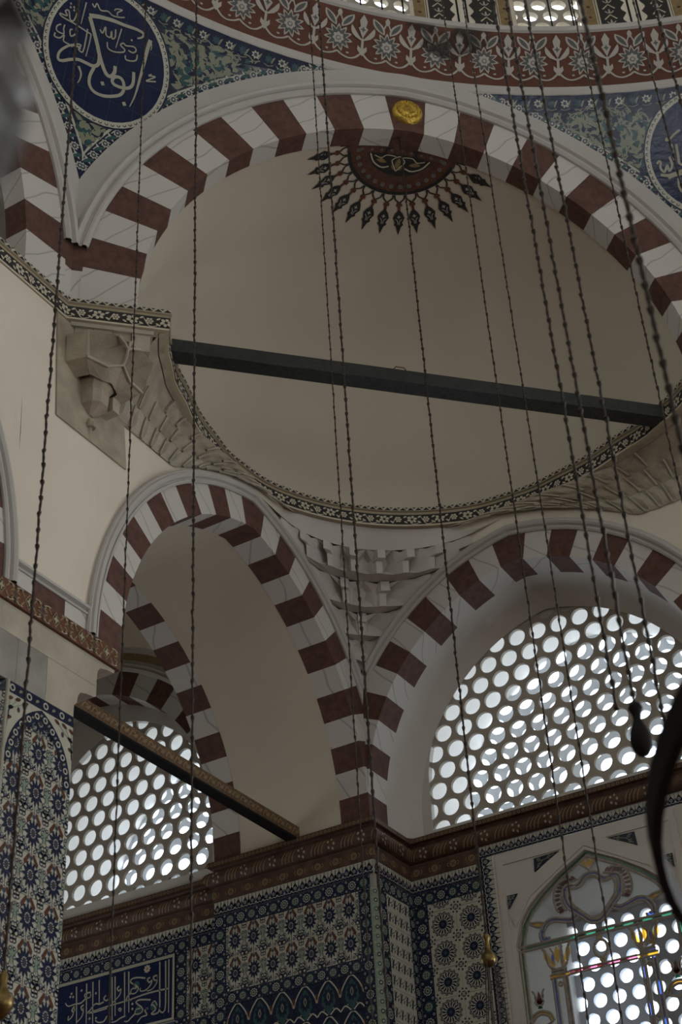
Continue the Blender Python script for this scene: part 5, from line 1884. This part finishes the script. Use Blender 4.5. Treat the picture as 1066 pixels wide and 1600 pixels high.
pr.build('corner_tile', pil)
pr = Print(lambda u, v, l: (-0.004+TH+0.005+l, u, v), 0.0006, 0.0)
pr.band(o1, o2, 't_blue', 0)
mid_ = [(yc+u, z) for u, z in AB.path(0.039, 12)]
for i in range(2, n-1, 2):
    a = mid_[i]
    pr.ring(a, 0.014, 0.025, 't_white', 1, 12)
for i in range(1, n-1, 2):
    pr.leaf((mid_[i][0]-0.015, mid_[i][1]-0.01), (mid_[i][0]+0.015, mid_[i][1]+0.01), 0.018, 't_leaf', 1)
for sg in (-1, 1):
    for k_, (dx, dz) in enumerate(((0.33, -0.90), (0.25, -0.885), (0.32, -0.97), (0.17, -0.885), (0.33, -1.05))):
        c = (yc+sg*dx, dz)
        pr.leaf((c[0]-0.03*sg, c[1]+0.012), (c[0]+0.03*sg, c[1]-0.012), 0.03, 't_red' if k_ != 2 else 't_blue', 1)
        pr.stroke([(yc+sg*0.345, -1.12), (yc+sg*0.335, -1.0), c], 0.006, 't_green', 1)
pr.build('border_arch', pil)
# left diagonal face
dl = sqrt(2)*(HW-HS)
diag = Matrix.Translation((-0.003, Y0_+0.003, 0)) @ Matrix.Rotation(radians(45), 4, 'Z')
lay_row(pil, 'oval', -dl, 0.0, -0.858, -0.765, 3, diag, 'border_tile')
for j in range(9):
    z1 = -0.858-0.295*j
    lay_row(pil, 'star', -dl, 0.0, z1-0.295, z1, 3, diag)
mb = MB()
mb.tube([(0.002, Y0_, -7.0), (0.002, Y0_, -0.765)], 0.016, 't_cream', 8)
mb.build('corner_strip', pil)
# capital: stepped stone corbels
cap = structure('capital_stone', 'weathered stone capital with stepped corbels on the tiled pillar')
mb = MB()
mb.prism([(-7.0, -0.40), (-7.0, -0.165), (-3.955, -0.165), (-3.965, -0.195), (-4.06, -0.205), (-4.13, -0.225), (-4.158, -0.26), (-4.166, -0.31), (-4.166, -0.40)], lambda y, z, d: (d, y, z), 0.0, XP+0.0, 'stone_band')
mb.build('upper_block', cap)
for a, b, k_ in ((-5.55, -5.05, 'stone_grey'), (-5.05, -4.73, 'stone_grey'), (-4.73, -4.166, 'stone_band')):
    mb = MB()
    poly = [(a+0.003, -0.765), (a+0.003, -0.403), (b-0.0, -0.403), (b, -0.765)]
    if b > -4.2:
        poly = [(a+0.003, -0.765), (a+0.003, -0.403), (-4.166, -0.403), (-4.166, -0.485), (-4.19, -0.50), (-4.28, -0.51), (-4.345, -0.53), (-4.372, -0.57), (-4.38, -0.63), (-4.41, -0.66), (-4.412, -0.765)]
    mb.prism(poly, lambda y, z, d: (d, y, z), 0.0, XP, k_)
    mb.build('lower_block', cap)
mb = MB()
mb.prism([(-5.9, -0.765), (-5.9, -0.40), (-5.55, -0.40), (-5.55, -0.765)], lambda y, z, d: (d, y, z), -0.03, XP, 'stone_grey')
mb.build('panel_block', cap)
# painted string course on the capital
sc = structure('trim_1', 'red and gold painted string course on the stone capital')
mb = MB()
mb.box(XP, 0.028, -7.0, -3.925, -0.165, 0.0, 'string_red')
mb.build('band', sc)
pr = Print(lambda u, v, l: (0.028+l, u, v), 0.001, 0.0015)
u = -5.9
i = 0
while u < -3.98:
    c = (u, -0.082)
    pr.poly([(u-0.045, c[1]), (u, c[1]+0.07), (u+0.045, c[1]), (u, c[1]-0.07)], 'ochre', 1)
    pr.poly([(u-0.034, c[1]), (u, c[1]+0.055), (u+0.034, c[1]), (u, c[1]-0.055)], 'band_black', 2)
    pr.star(c, 0.012, 0.028, 4, 'band_tan', 3, 0, 1.4)
    for sg in (-1, 1):
        for sv in (-1, 1):
            pr.stroke([(u+sg*0.05, c[1]+sv*0.02), (u+sg*0.09, c[1]+sv*0.06), (u+sg*0.13, c[1]+sv*0.03), (u+sg*0.10, c[1]+sv*0.01)], 0.012, 'ochre', 1)
            pr.leaf((u+sg*0.06, c[1]+sv*0.07), (u+sg*0.14, c[1]+sv*0.055), 0.02, 'band_tan', 1)
        pr.stroke([(u+sg*0.15, -0.16), (u+sg*0.15, -0.12), (u+sg*0.13, -0.08), (u+sg*0.15, -0.04), (u+sg*0.15, -0.005)], 0.008, 'ring_dark', 1)
    u += 0.30
pr.build('painted_pattern', sc)
# blocks and ledge between the two low arches on the left wall
for a, b, k_ in ((-5.262, -4.932, 'marble'), (-4.932, -4.578, 'red'), (-4.578, -4.205, 'marble')):
    mb = MB()
    mb.box(-0.25, 0.0, a+0.001, b-0.001, 0.0, 0.165, k_)
    mb.build('springer_block', sc)
mb = MB()
rows = []
for o_, z in ((-0.2, 0.155), (0.012, 0.158), (0.02, 0.172), (-0.005, 0.182), (-0.005, 0.192), (0.03, 0.205), (0.03, 0.228), (0.0, 0.236), (-0.02, 0.25), (-0.2, 0.255)):
    rows.append([(o_, -5.19, z), (o_, -4.262, z)])
mb.grid(rows, 'white')
mb.build('ledge', sc)
# gilded tie beam under the left arch
tb2 = thing('tie_beam', 'gilded wooden tie beam under the left low arch', 'beam')
mb = MB()
mb.box(-0.93, -0.81, -3.97, 0.0, 0.0, 0.118, 'beam_gold')
mb.build('gilded_side', tb2)
mb = MB()
mb.box(-0.93, -0.81, -3.97, 0.0, -0.022, -0.002, 'iron')
mb.build('dark_underside', tb2)
pr = Print(lambda u, v, l: (-0.81+l, u, v), 0.001, 0.001)
u = -3.9
while u < -0.05:
    pr.stroke([(u, 0.03), (u+0.04, 0.085), (u+0.08, 0.06), (u+0.05, 0.04)], 0.012, 'gold_paint', 0)
    pr.leaf((u+0.07, 0.03), (u+0.12, 0.085), 0.024, 'ochre', 0)
    u += 0.13
pr.build('painted_pattern', tb2)
# ---- coloured glass window in its plaster surround
XG = 1.845
GO = [(-0.808, -3.2), (-0.808, -1.305), (-0.777, -1.20), (-0.736, -1.083), (-0.652, -0.975), (-0.535, -0.874), (-0.312, -0.725)]
GO = GO+[(0.0, -0.56)]+[(-u, z) for u, z in reversed(GO)]
GOX = [(XG+u, z) for u, z in GO]
mb = MB()
wall_with_hole(GOX, (0.905, 3.66, -3.25, -0.378), FY, YW, 'white_soft', mb)
mb.grid([[(u, YW, z) for u, z in GOX+[GOX[0]]], [(u, YW+0.09, z) for u, z in GOX+[GOX[0]]]], 'white_soft')
mb.box(3.66, 6.0, YW, YW+0.1, -7.9, 0.0, 'white_soft')
mb.box(0.905, 3.66, YW, YW+0.1, -7.9, -3.25, 'white_soft')
ws = mb.build('wall_plaster_surround', kind='structure', label='white plaster surround of the coloured glass window')
# raised plaster border and little triangular tiles in its corners
mb = MB()
for a in ((0.93, 2.76, -0.50, -0.40), (0.93, 1.0, -3.2, -0.50), (2.70, 2.77, -3.2, -0.50)):
    mb.box(a[0], a[1], YW-0.012, YW+0.01, a[2], a[3], 'white_soft')
mb.build('raised_border', ws)
mb = MB()
oa = [(-0.83, -1.0), (-0.635, -0.735), (-0.45, -0.62), (-0.25, -0.51), (0, -0.40)]
ia = [(-0.78, -1.13), (-0.60, -0.87), (-0.42, -0.765), (-0.23, -0.65), (0, -0.52)]
for sg in (-1, 1):
    mb.grid([[(XG-sg*u, YW-0.010, z) for u, z in oa], [(XG-sg*u, YW-0.010, z) for u, z in ia]], 'white_soft')
    mb.grid([[(XG-sg*u, YW-0.010, z) for u, z in ia], [(XG-sg*u, YW+0.01, z) for u, z in ia]], 'white_soft')
    mb.grid([[(XG-sg*u, YW+0.01, z) for u, z in oa], [(XG-sg*u, YW-0.010, z) for u, z in oa]], 'white_soft')
mb.build('arch_band', ws)
for sg in (1, -1):
    for tri, sc_ in ((((-0.512, -0.523), (-0.246, -0.514), (-0.521, -0.653)), 1), (((-0.83, -0.814), (-0.725, -0.815), (-0.829, -0.944)), 1)):
        mb = MB()
        P_ = [(XG+sg*u, z) for u, z in tri]
        mb.prism(P_, FY, YW-0.016, YW+0.005, 't_dark')
        pr = Print(lambda u, v, l: (u, YW-0.016-l, v), 0.0005, 0.0006)
        pr.mb = mb
        c = (sum(p[0] for p in P_)/3, sum(p[1] for p in P_)/3)
        for a in range(3):
            q = P_[a]
            m_ = ((c[0]*0.6+q[0]*0.4), (c[1]*0.6+q[1]*0.4))
            pr.ring(m_, 0.012, 0.019, 't_leaf', 1, 10, 0.4, 5.2)
            pr.stroke([c, m_, (m_[0]*0.5+q[0]*0.5, m_[1]*0.5+q[1]*0.5)], 0.007, 't_leaf', 1)
        mb.build('corner_tile', ws, weld=False)

gw = structure('window_6', 'coloured glass window with scrolls and columns in plaster tracery')
YG = YW+0.05
GF = lambda u, z, d=0.0: (XG+u, YG+d, z)
def gtube(pts, r, k='came', sm=4, mirror=True, nm='tracery'):
    for sg in ((1, -1) if mirror else (1,)):
        mb = MB()
        pp = smooth_pts(pts, sm) if sm else pts
        mb.tube([GF(sg*u, z, -0.006) for u, z in pp], r, k, 6)
        mb.build(nm, gw)
def gpane(pts, k, d=0.0, mirror=False, nm='glass_piece'):
    for sg in ((1, -1) if mirror else (1,)):
        pr = Print(lambda u, v, l: GF(sg*u, v, d-l), 0.0, 0.0)
        pr.poly(pts, k, 0)
        pr.mb.build(nm, gw, weld=False)
def gstrip(pts, w, k, d=-0.004, mirror=True, sm=4, cuts=1, nm='glass_piece', came=0.0125):
    """ribbon of coloured glass, with lead along both edges, cut into pieces"""
    pp = smooth_pts(pts, sm) if sm else pts
    n = len(pp)
    L, R = [], []
    for i, p in enumerate(pp):
        a, b = pp[max(0, i-1)], pp[min(n-1, i+1)]
        dx, dy = b[0]-a[0], b[1]-a[1]
        l = sqrt(dx*dx+dy*dy) or 1e-6
        L.append((p[0]-dy/l*w/2, p[1]+dx/l*w/2))
        R.append((p[0]+dy/l*w/2, p[1]-dx/l*w/2))
    for sg in ((1, -1) if mirror else (1,)):
        for c in range(cuts):
            i0, i1 = (n-1)*c//cuts, (n-1)*(c+1)//cuts
            mb = MB()
            mb.grid([[GF(sg*p[0], p[1], d) for p in L[i0:i1+1]], [GF(sg*p[0], p[1], d) for p in R[i0:i1+1]]], k)
            mb.build(nm, gw, weld=False)
        if came:
            for side in (L, R):
                mb = MB()
                mb.tube([GF(sg*p[0], p[1], d-0.004) for p in side], came, 'came', 5)
                mb.build('tracery', gw)
# clear panes
TZ = -1.335
gpane([(-0.80, TZ), (-0.80, -1.305), (-0.74, -1.083), (-0.535, -0.874), (-0.312, -0.725), (0, -0.56), (0.312, -0.725), (0.535, -0.874), (0.74, -1.083), (0.80, -1.305), (0.80, TZ)], 'pane_grey_dense', 0.02, nm='pane')
gpane([(-0.42, TZ), (0.42, TZ), (0.42, -1.63), (-0.42, -1.63)], 'pane_grey', 0.02, nm='pane')
gpane([(-0.38, -1.65), (0.38, -1.65), (0.38, -3.2), (-0.38, -3.2)], 'pane_grey', 0.02, nm='pane')
gpane([(0.40, TZ), (0.80, TZ), (0.80, -3.2), (0.40, -3.2)], 'pane_grey_dense', 0.021, True, 'pane')
# green frame
half = GO[1:8]
gstrip([(u*0.955, z-0.02) for u, z in half], 0.05, 'glass_green', mirror=True, sm=0, cuts=6, came=0.014)
gstrip([(-0.772, TZ), (-0.772, -3.2)], 0.04, 'glass_green', mirror=True, sm=0, came=0.014)
gstrip([(-0.79, TZ), (-0.40, TZ), (0.0, TZ), (0.40, TZ), (0.79, TZ)], 0.042, 'glass_green', mirror=False, sm=0, cuts=4, came=0.013)
gstrip([(-0.33, -1.64), (-0.11, -1.64), (0.11, -1.64), (0.33, -1.64)], 0.03, 'glass_pink', mirror=False, sm=0, cuts=3, came=0.010)
for u in (-0.33, -0.11, 0.11):
    gpane([(u+0.05, -1.628), (u+0.10, -1.628), (u+0.10, -1.652), (u+0.05, -1.652)], 'glass_red', -0.008)
# heart-shaped cartouche
heart = [(0.0, -0.785), (-0.06, -0.80), (-0.11, -0.851), (-0.16, -0.870), (-0.215, -0.850), (-0.265, -0.868), (-0.28, -0.936), (-0.253, -1.035), (-0.19, -1.10), (-0.12, -1.165), (-0.055, -1.225), (0.0, -1.235)]
gstrip(heart, 0.034, 'glass_blue', mirror=True, cuts=4)
gtube([(u*0.82, (z+1.0)*0.86-1.0) for u, z in heart], 0.012)
# blue scrolls
gstrip([(0.17, -1.133), (0.237, -1.168), (0.32, -1.153), (0.42, -1.128), (0.498, -1.15), (0.548, -1.225), (0.545, -1.29), (0.505, -1.297), (0.495, -1.272)], 0.036, 'glass_blue', cuts=5)
# tassels of red petals
for pts in ([(-0.165, -0.788), (-0.235, -0.803), (-0.289, -0.822), (-0.33, -0.876), (-0.35, -0.951), (-0.337, -1.034), (-0.317, -1.071)],):
    pp = smooth_pts(pts, 2)
    for i in range(0, len(pp)):
        x, z = pp[i]
        dx, dz = x-0.0, z+0.95
        l = sqrt(dx*dx+dz*dz)
        for sg in (1, -1):
            pr = Print(lambda u, v, l_: GF(sg*u, v, -0.006-l_), 0.0, 0.0)
            pr.leaf((x-dx/l*0.03, z-dz/l*0.03), (x+dx/l*0.04, z+dz/l*0.04), 0.030, 'glass_red', 0)
            pr.mb.build('glass_piece', gw, weld=False)
    gtube([(u-0.04, z+(0.02 if z > -0.9 else 0)) for u, z in pts], 0.011)
    gtube([(u+0.035, z-(0.02 if z > -0.85 else 0)) for u, z in pts], 0.011)
# tulip on the apex, leaves at the sides
for dx in (-0.05, 0.0, 0.05):
    pr = Print(lambda u, v, l_: GF(u, v, -0.006-l_), 0.0, 0.0)
    pr.leaf((dx*0.3, -0.72), (dx*1.3, -0.62-abs(dx)*0.3), 0.038, 'glass_amber', 0)
    pr.mb.build('glass_piece', gw, weld=False)
gtube([(-0.10, -0.66), (-0.05, -0.70), (0.0, -0.745)], 0.009)
for sg in (1, -1):
    pr = Print(lambda u, v, l_: GF(sg*u, v, -0.006-l_), 0.0, 0.0)
    pr.leaf((0.50, -1.145), (0.68, -1.10), 0.045, 'glass_amber', 0, -0.02)
    pr.mb.build('glass_piece', gw, weld=False)
gtube([(0.50, -1.14), (0.56, -1.165), (0.63, -1.14), (0.68, -1.10)], 0.011)
gtube([(0.50, -1.14), (0.57, -1.115), (0.63, -1.11), (0.68, -1.10)], 0.011)
# columns
for sg in (1, -1):
    c = 0.43
    for dx, k in ((-0.10, 'glass_amber'), (0.0, 'glass_amber'), (0.10, 'glass_amber'), (-0.045, 'glass_blue'), (0.045, 'glass_blue'), (-0.05, 'glass_amber'), (0.05, 'glass_amber')):
        pr = Print(lambda u, v, l_: GF(sg*u, v, -0.008-l_), 0.0, 0.0)
        low = (dx in (-0.05, 0.05))
        if k == 'glass_blue':
            pr.leaf((c+dx, -1.52), (c+dx*0.9, -1.43), 0.040, k, 0)
        elif low:
            pr.leaf((c+dx*1.3, -1.57), (c+dx*0.7, -1.50), 0.045, k, 0)
        else:
            pr.leaf((c+dx*0.55, -1.53), (c+dx*1.15, -1.375), 0.055, k, 0, -dx*0.2)
        pr.mb.build('glass_piece', gw, weld=False)
gtube([(0.29, -1.365), (0.325, -1.43), (0.335, -1.52), (0.375, -1.575), (0.43, -1.585), (0.485, -1.575), (0.525, -1.52), (0.535, -1.43), (0.57, -1.365)], 0.013)
gtube([(0.37, -1.38), (0.40, -1.46), (0.385, -1.53)], 0.009)
gtube([(0.49, -1.38), (0.46, -1.46), (0.475, -1.53)], 0.009)
gstrip([(0.355, -1.605), (0.505, -1.605)], 0.026, 'glass_blue', sm=0)
gstrip([(0.335, -1.645), (0.525, -1.645)], 0.034, 'glass_amber', sm=0, came=0.009)
for dx in (-0.055, 0.055):
    gstrip([(0.43+dx, -1.67), (0.43+dx, -1.85), (0.43+dx, -2.05), (0.43+dx, -2.25), (0.43+dx, -3.2)], 0.036, 'glass_blue', sm=0, cuts=4, came=0.011)
gtube([(0.43, -1.70), (0.41, -1.72), (0.43, -1.74), (0.45, -1.72), (0.43, -1.70)], 0.011)
gtube([(0.43, -2.16), (0.405, -2.19), (0.43, -2.22), (0.455, -2.19), (0.43, -2.16)], 0.009)
# central medallion
gtube([(0.0, -1.405), (-0.045, -1.43), (-0.065, -1.486), (-0.045, -1.545), (0.0, -1.57), (0.045, -1.545), (0.065, -1.486), (0.045, -1.43), (0.0, -1.405)], 0.015, mirror=False)
for z in (-1.385, -1.59):
    gpane([(-0.02, z), (0, z+0.02), (0.02, z), (0, z-0.02)], 'glass_amber', -0.008)
    gtube([(-0.026, z), (0, z+0.026), (0.026, z), (0, z-0.026), (-0.026, z)], 0.008, mirror=False)
# vases beside the columns
for sg in (1, -1):
    for dx, dz in ((-0.03, 0.03), (0.03, 0.03), (0.0, 0.06), (-0.02, -0.03), (0.02, -0.03)):
        pr = Print(lambda u, v, l_: GF(sg*u, v, -0.006-l_), 0.0, 0.0)
        pr.leaf((0.66, -1.86), (0.66+dx*1.5, -1.80+dz), 0.032, 'glass_red', 0)
        pr.mb.build('glass_piece', gw, weld=False)
    gpane([(0.635, -1.90), (0.685, -1.90), (0.675, -1.87), (0.645, -1.87)], 'glass_green', -0.006, True)
gtube([(0.72, -1.73), (0.70, -1.76), (0.685, -1.80), (0.70, -1.84), (0.67, -1.88)], 0.010)
gtube([(0.60, -1.73), (0.62, -1.76), (0.635, -1.80), (0.62, -1.84), (0.65, -1.88)], 0.010)
gstrip([(0.55, -2.03), (0.58, -1.965), (0.65, -1.935), (0.72, -1.955), (0.76, -2.01)], 0.03, 'glass_amber')
gtube([(0.55, -2.03), (0.65, -2.06), (0.76, -2.02)], 0.010)
# saddle bars where pieces meet
gtube([(-0.808, -2.45), (0.808, -2.45)], 0.012, sm=0, mirror=False)
for u in (-0.38, 0.38):
    gtube([(u, TZ), (u, -3.2)], 0.010, sm=0, mirror=False)
# reveal and outer grille
rg = [(XG-0.88, -3.2), (XG-0.88, -0.48), (XG+0.88, -0.48), (XG+0.88, -3.2)]
rgo = [(XG-0.70, -3.2), (XG-0.70, -0.80), (XG+0.74, -0.80), (XG+0.74, -3.2)]
mb = MB()
mb.grid([[(u, YW+0.09, z) for u, z in rg+[rg[0]]], [(u, 1.95, z) for u, z in rgo+[rgo[0]]]], 'reveal')
mb.build('deep_reveal', gw)
LATG = lattice(1.262, -1.424, 0.2, 0.1755, 0.070, (0.96, 2.74, -3.25, -0.45))
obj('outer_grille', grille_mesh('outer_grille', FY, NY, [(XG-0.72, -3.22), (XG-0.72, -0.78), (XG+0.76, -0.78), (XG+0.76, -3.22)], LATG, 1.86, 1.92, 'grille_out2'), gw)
# ================================================================== HANGING CHAINS AND LAMPS
def chain_mesh(z0, z1, r, seed, step=0.125):
    rnd = random.Random(seed)
    mb = MB()
    z = z1
    rows_p, rows_r = [], []
    i = 0
    while z > z0:
        L = min(step*rnd.uniform(0.85, 1.15), z-z0)
        w = rnd.uniform(-0.004, 0.004)
        rows_p += [(w, -w, z), (0.4*w, w, z-0.012), (w, w*0.5, z-L*0.3), (-w*0.6, w, z-L*0.6), (0, 0, z-L+0.012)]
        rows_r += [r*1.45, r*1.45, r*0.7, r*0.95, r*0.7]
        z -= L
        i += 1
        if L < 0.05:
            break
    mb.tube(rows_p, rows_r, 'chain', 6)
    me = mb.mesh('chain', weld=False)
    return me
CH = [
 # x, y, z bottom, z top, radius, label
 (1.532, -6.581, -3.55, 9.5, 0.0095, 'leftmost long chain hanging in front of the tiled pillar and roundel'),
 (0.912, -5.001, -3.6, 9.5, 0.0064, 'thin chain crossing the stone corbel and the left low arch foot'),
 (1.644, -5.195, -4.2, 9.5, 0.0085, 'straight chain hanging through the middle of the left low arch'),
 (1.820, -3.460, -3.3, 9.5, 0.0062, 'thinner of the two chains hanging close together past the muqarnas'),
 (2.325, -4.174, -3.9, 9.5, 0.0090, 'thicker of the two chains hanging close together past the muqarnas'),
 (3.188, -3.222, -4.4, 9.5, 0.0070, 'thin chain passing the right tip of the painted rosette'),
 (3.549, -3.620, -4.5, 9.5, 0.0065, 'thin chain next right of the rosette over the window keystone'),
 (4.713, -4.308, -1.9, 9.5, 0.0070, 'thin chain over the right end of the dark timber tie beam'),
 (5.352, -5.192, -1.9, 9.5, 0.0070, 'chain crossing the left rim of the half-hidden roundel'),
]
def dome_top(x, y):
    return 10.2+6.5*sqrt(max(0.0, 1-((x-OX)**2+(y+OX)**2)/8.25**2))-0.05
for i, (x, y, z0, z1, r, lab) in enumerate(CH):
    z1 = dome_top(x, y)
    o = obj('chain', chain_mesh(z0, z1, r, i), label=lab, category='chain', group='chains hanging from the dome')
    o.location = (x, y, 0)
# chain with the brass counterweight
cw = thing('counterweight_chain', 'chain hung from the great arch ending in a brass counterweight with cords', 'chain', (2.112, -2.218, 0))
obj('chain', chain_mesh(-2.27, 6.29, 0.0092, 31), cw)
mb = MB()
mb.lathe([(r_*1.11, -6.074+(z_+6.074)*1.1095) for r_, z_ in [(0.004, -2.640), (0.018, -2.645), (0.024, -2.655), (0.024, -2.675), (0.017, -2.690), (0.018, -2.735), (0.024, -2.757), (0.040, -2.772), (0.051, -2.793), (0.054, -2.815), (0.048, -2.838), (0.032, -2.855), (0.010, -2.862), (0.001, -2.863)]], (0, 0, 0), 'brass', 20)
mb.build('brass_weight', cw, smooth=True)
rnd = random.Random(5)
for i in range(9):
    a = 2*pi*i/9
    mb = MB()
    pts = []
    for q in range(9):
        t = q/8
        rr_ = 0.04+0.09*t+0.03*sin(3*t+i)
        pts.append((rr_*cos(a+0.3*t), rr_*sin(a+0.3*t), -2.48-1.6*t))
    mb.tube(pts, 0.0045, 'chain', 5)
    mb.build('cord', cw)

# big lamp ring hung on the axis of the dome, its near arc at the right edge
RR, ZR = 2.515, -4.69
lr = thing('lamp_ring', 'out of focus black iron lamp ring at the right frame edge', 'lamp ring', (OX, -OX, 0))
mb = MB()
n = 120
prof = [(RR-0.012, ZR-0.035), (RR+0.012, ZR-0.035), (RR+0.016, ZR+0.035), (RR-0.016, ZR+0.035)]
mb.grid([[(r*cos(2*pi*i/n), r*sin(2*pi*i/n), z) for r, z in prof] for i in range(n+1)], 'iron', True)
mb.build('hoop', lr, smooth=False)
mb = MB()
mb.lathe([(0.018, -0.05), (0.026, -0.02), (0.016, 0.02), (0.03, 0.06), (0.010, 0.10)], (0, 0, 0), 'iron', 12)
fin = mb.mesh('finial')
mb = MB()
mb.lathe([(0.001, -0.30), (0.018, -0.29), (0.022, -0.26), (0.012, -0.23), (0.030, -0.18), (0.050, -0.12), (0.055, -0.06), (0.048, -0.02), (0.052, 0.0), (0.048, 0.002), (0.044, -0.03), (0.05, -0.07), (0.045, -0.12), (0.02, -0.18)], (0, 0, 0), 'cup_glass', 18)
cup = mb.mesh('glass_cup', smooth=True)
mb = MB()
mb.tube([(0, 0, 0.0), (0, 0, 0.06)], 0.006, 'iron', 6)
mb.grid([[(r*cos(2*pi*i/18), r*sin(2*pi*i/18), z) for r, z in ((0.056, -0.012), (0.060, 0.0), (0.054, 0.006))] for i in range(19)], 'iron')
hol = mb.mesh('cup_holder')
a_near = atan2(-8.553+OX, 5.51-OX)
for k_, (x, y) in enumerate(((5.42, -8.05), (5.52, -7.25))):
    for me, nm in ((cup, 'glass_cup'), (hol, 'cup_holder')):
        o = obj(nm, me, lr)
        o.location = (x-OX, y+OX, ZR-0.05)
# chains carrying the ring
RC = [(4.752, -6.378, -3.05, 'chain', 'blurred chain left of the dark finial in front of the large window'),
      (4.978, -6.830, -3.30, 'chain', 'blurred chain ending in a dark finial before the large window'),
      (4.932, -6.321, -3.30, 'chain', 'blurred chain right of the dark finial in front of the large window'),
      (5.710, -8.182, -4.5, 'chain', 'thickest most blurred chain at the upper right of the picture'),
      (5.646, -6.156, -1.9, 'chain', 'blurred chain at the right edge over the half-hidden roundel')]
for i, (x, y, z0, nm, lab) in enumerate(RC):
    o = obj('chain', chain_mesh(z0, dome_top(x, y), 0.0085 if i != 3 else 0.0100, 50+i, 0.11), label=lab, category='chain', group='chains hanging from the dome')
    o.location = (x, y, 0)
f2 = thing('finial', 'dark turned finial hanging on a blurred chain before the window', 'finial', (4.978, -6.830, -3.42))
mb = MB()
mb.lathe([(0.004, 0.14), (0.022, 0.13), (0.030, 0.11), (0.018, 0.085), (0.016, 0.06), (0.034, 0.02), (0.044, -0.02), (0.040, -0.06), (0.022, -0.09), (0.001, -0.10)], (0, 0, 0), 'iron', 16)
mb.build('body', f2, smooth=True)
# out of focus glass lamp close to the camera at the upper left
gl = thing('hanging_lamp', 'out of focus grey glass lamp at the upper left corner', 'lamp', (6.078, -11.548, -5.178))
mb = MB()
mb.lathe([(0.001, -0.095), (0.008, -0.09), (0.012, -0.075), (0.018, -0.05), (0.024, -0.015), (0.025, 0.02), (0.019, 0.055), (0.013, 0.07), (0.018, 0.085)], (0, 0, 0), 'lamp_glass', 20)
mb.build('glass_body', gl, smooth=True)
mb = MB()
mb.lathe([(0.018, 0.083), (0.020, 0.095), (0.018, 0.10), (0.004, 0.14), (0.003, 0.5)], (0, 0, 0), 'iron', 14)
mb.build('hanger', gl, smooth=True)
# brass lamp end at the lower left corner
bl = thing('hanging_lamp', 'small brass lamp fitting at the lower left corner', 'lamp', (1.532, -6.581, -3.62))
mb = MB()
mb.lathe([(0.001, -0.16), (0.02, -0.15), (0.055, -0.10), (0.06, -0.06), (0.03, -0.02), (0.018, 0.02), (0.024, 0.05), (0.01, 0.08)], (0, 0, 0), 'brass', 16)
mb.build('body', bl, smooth=True)
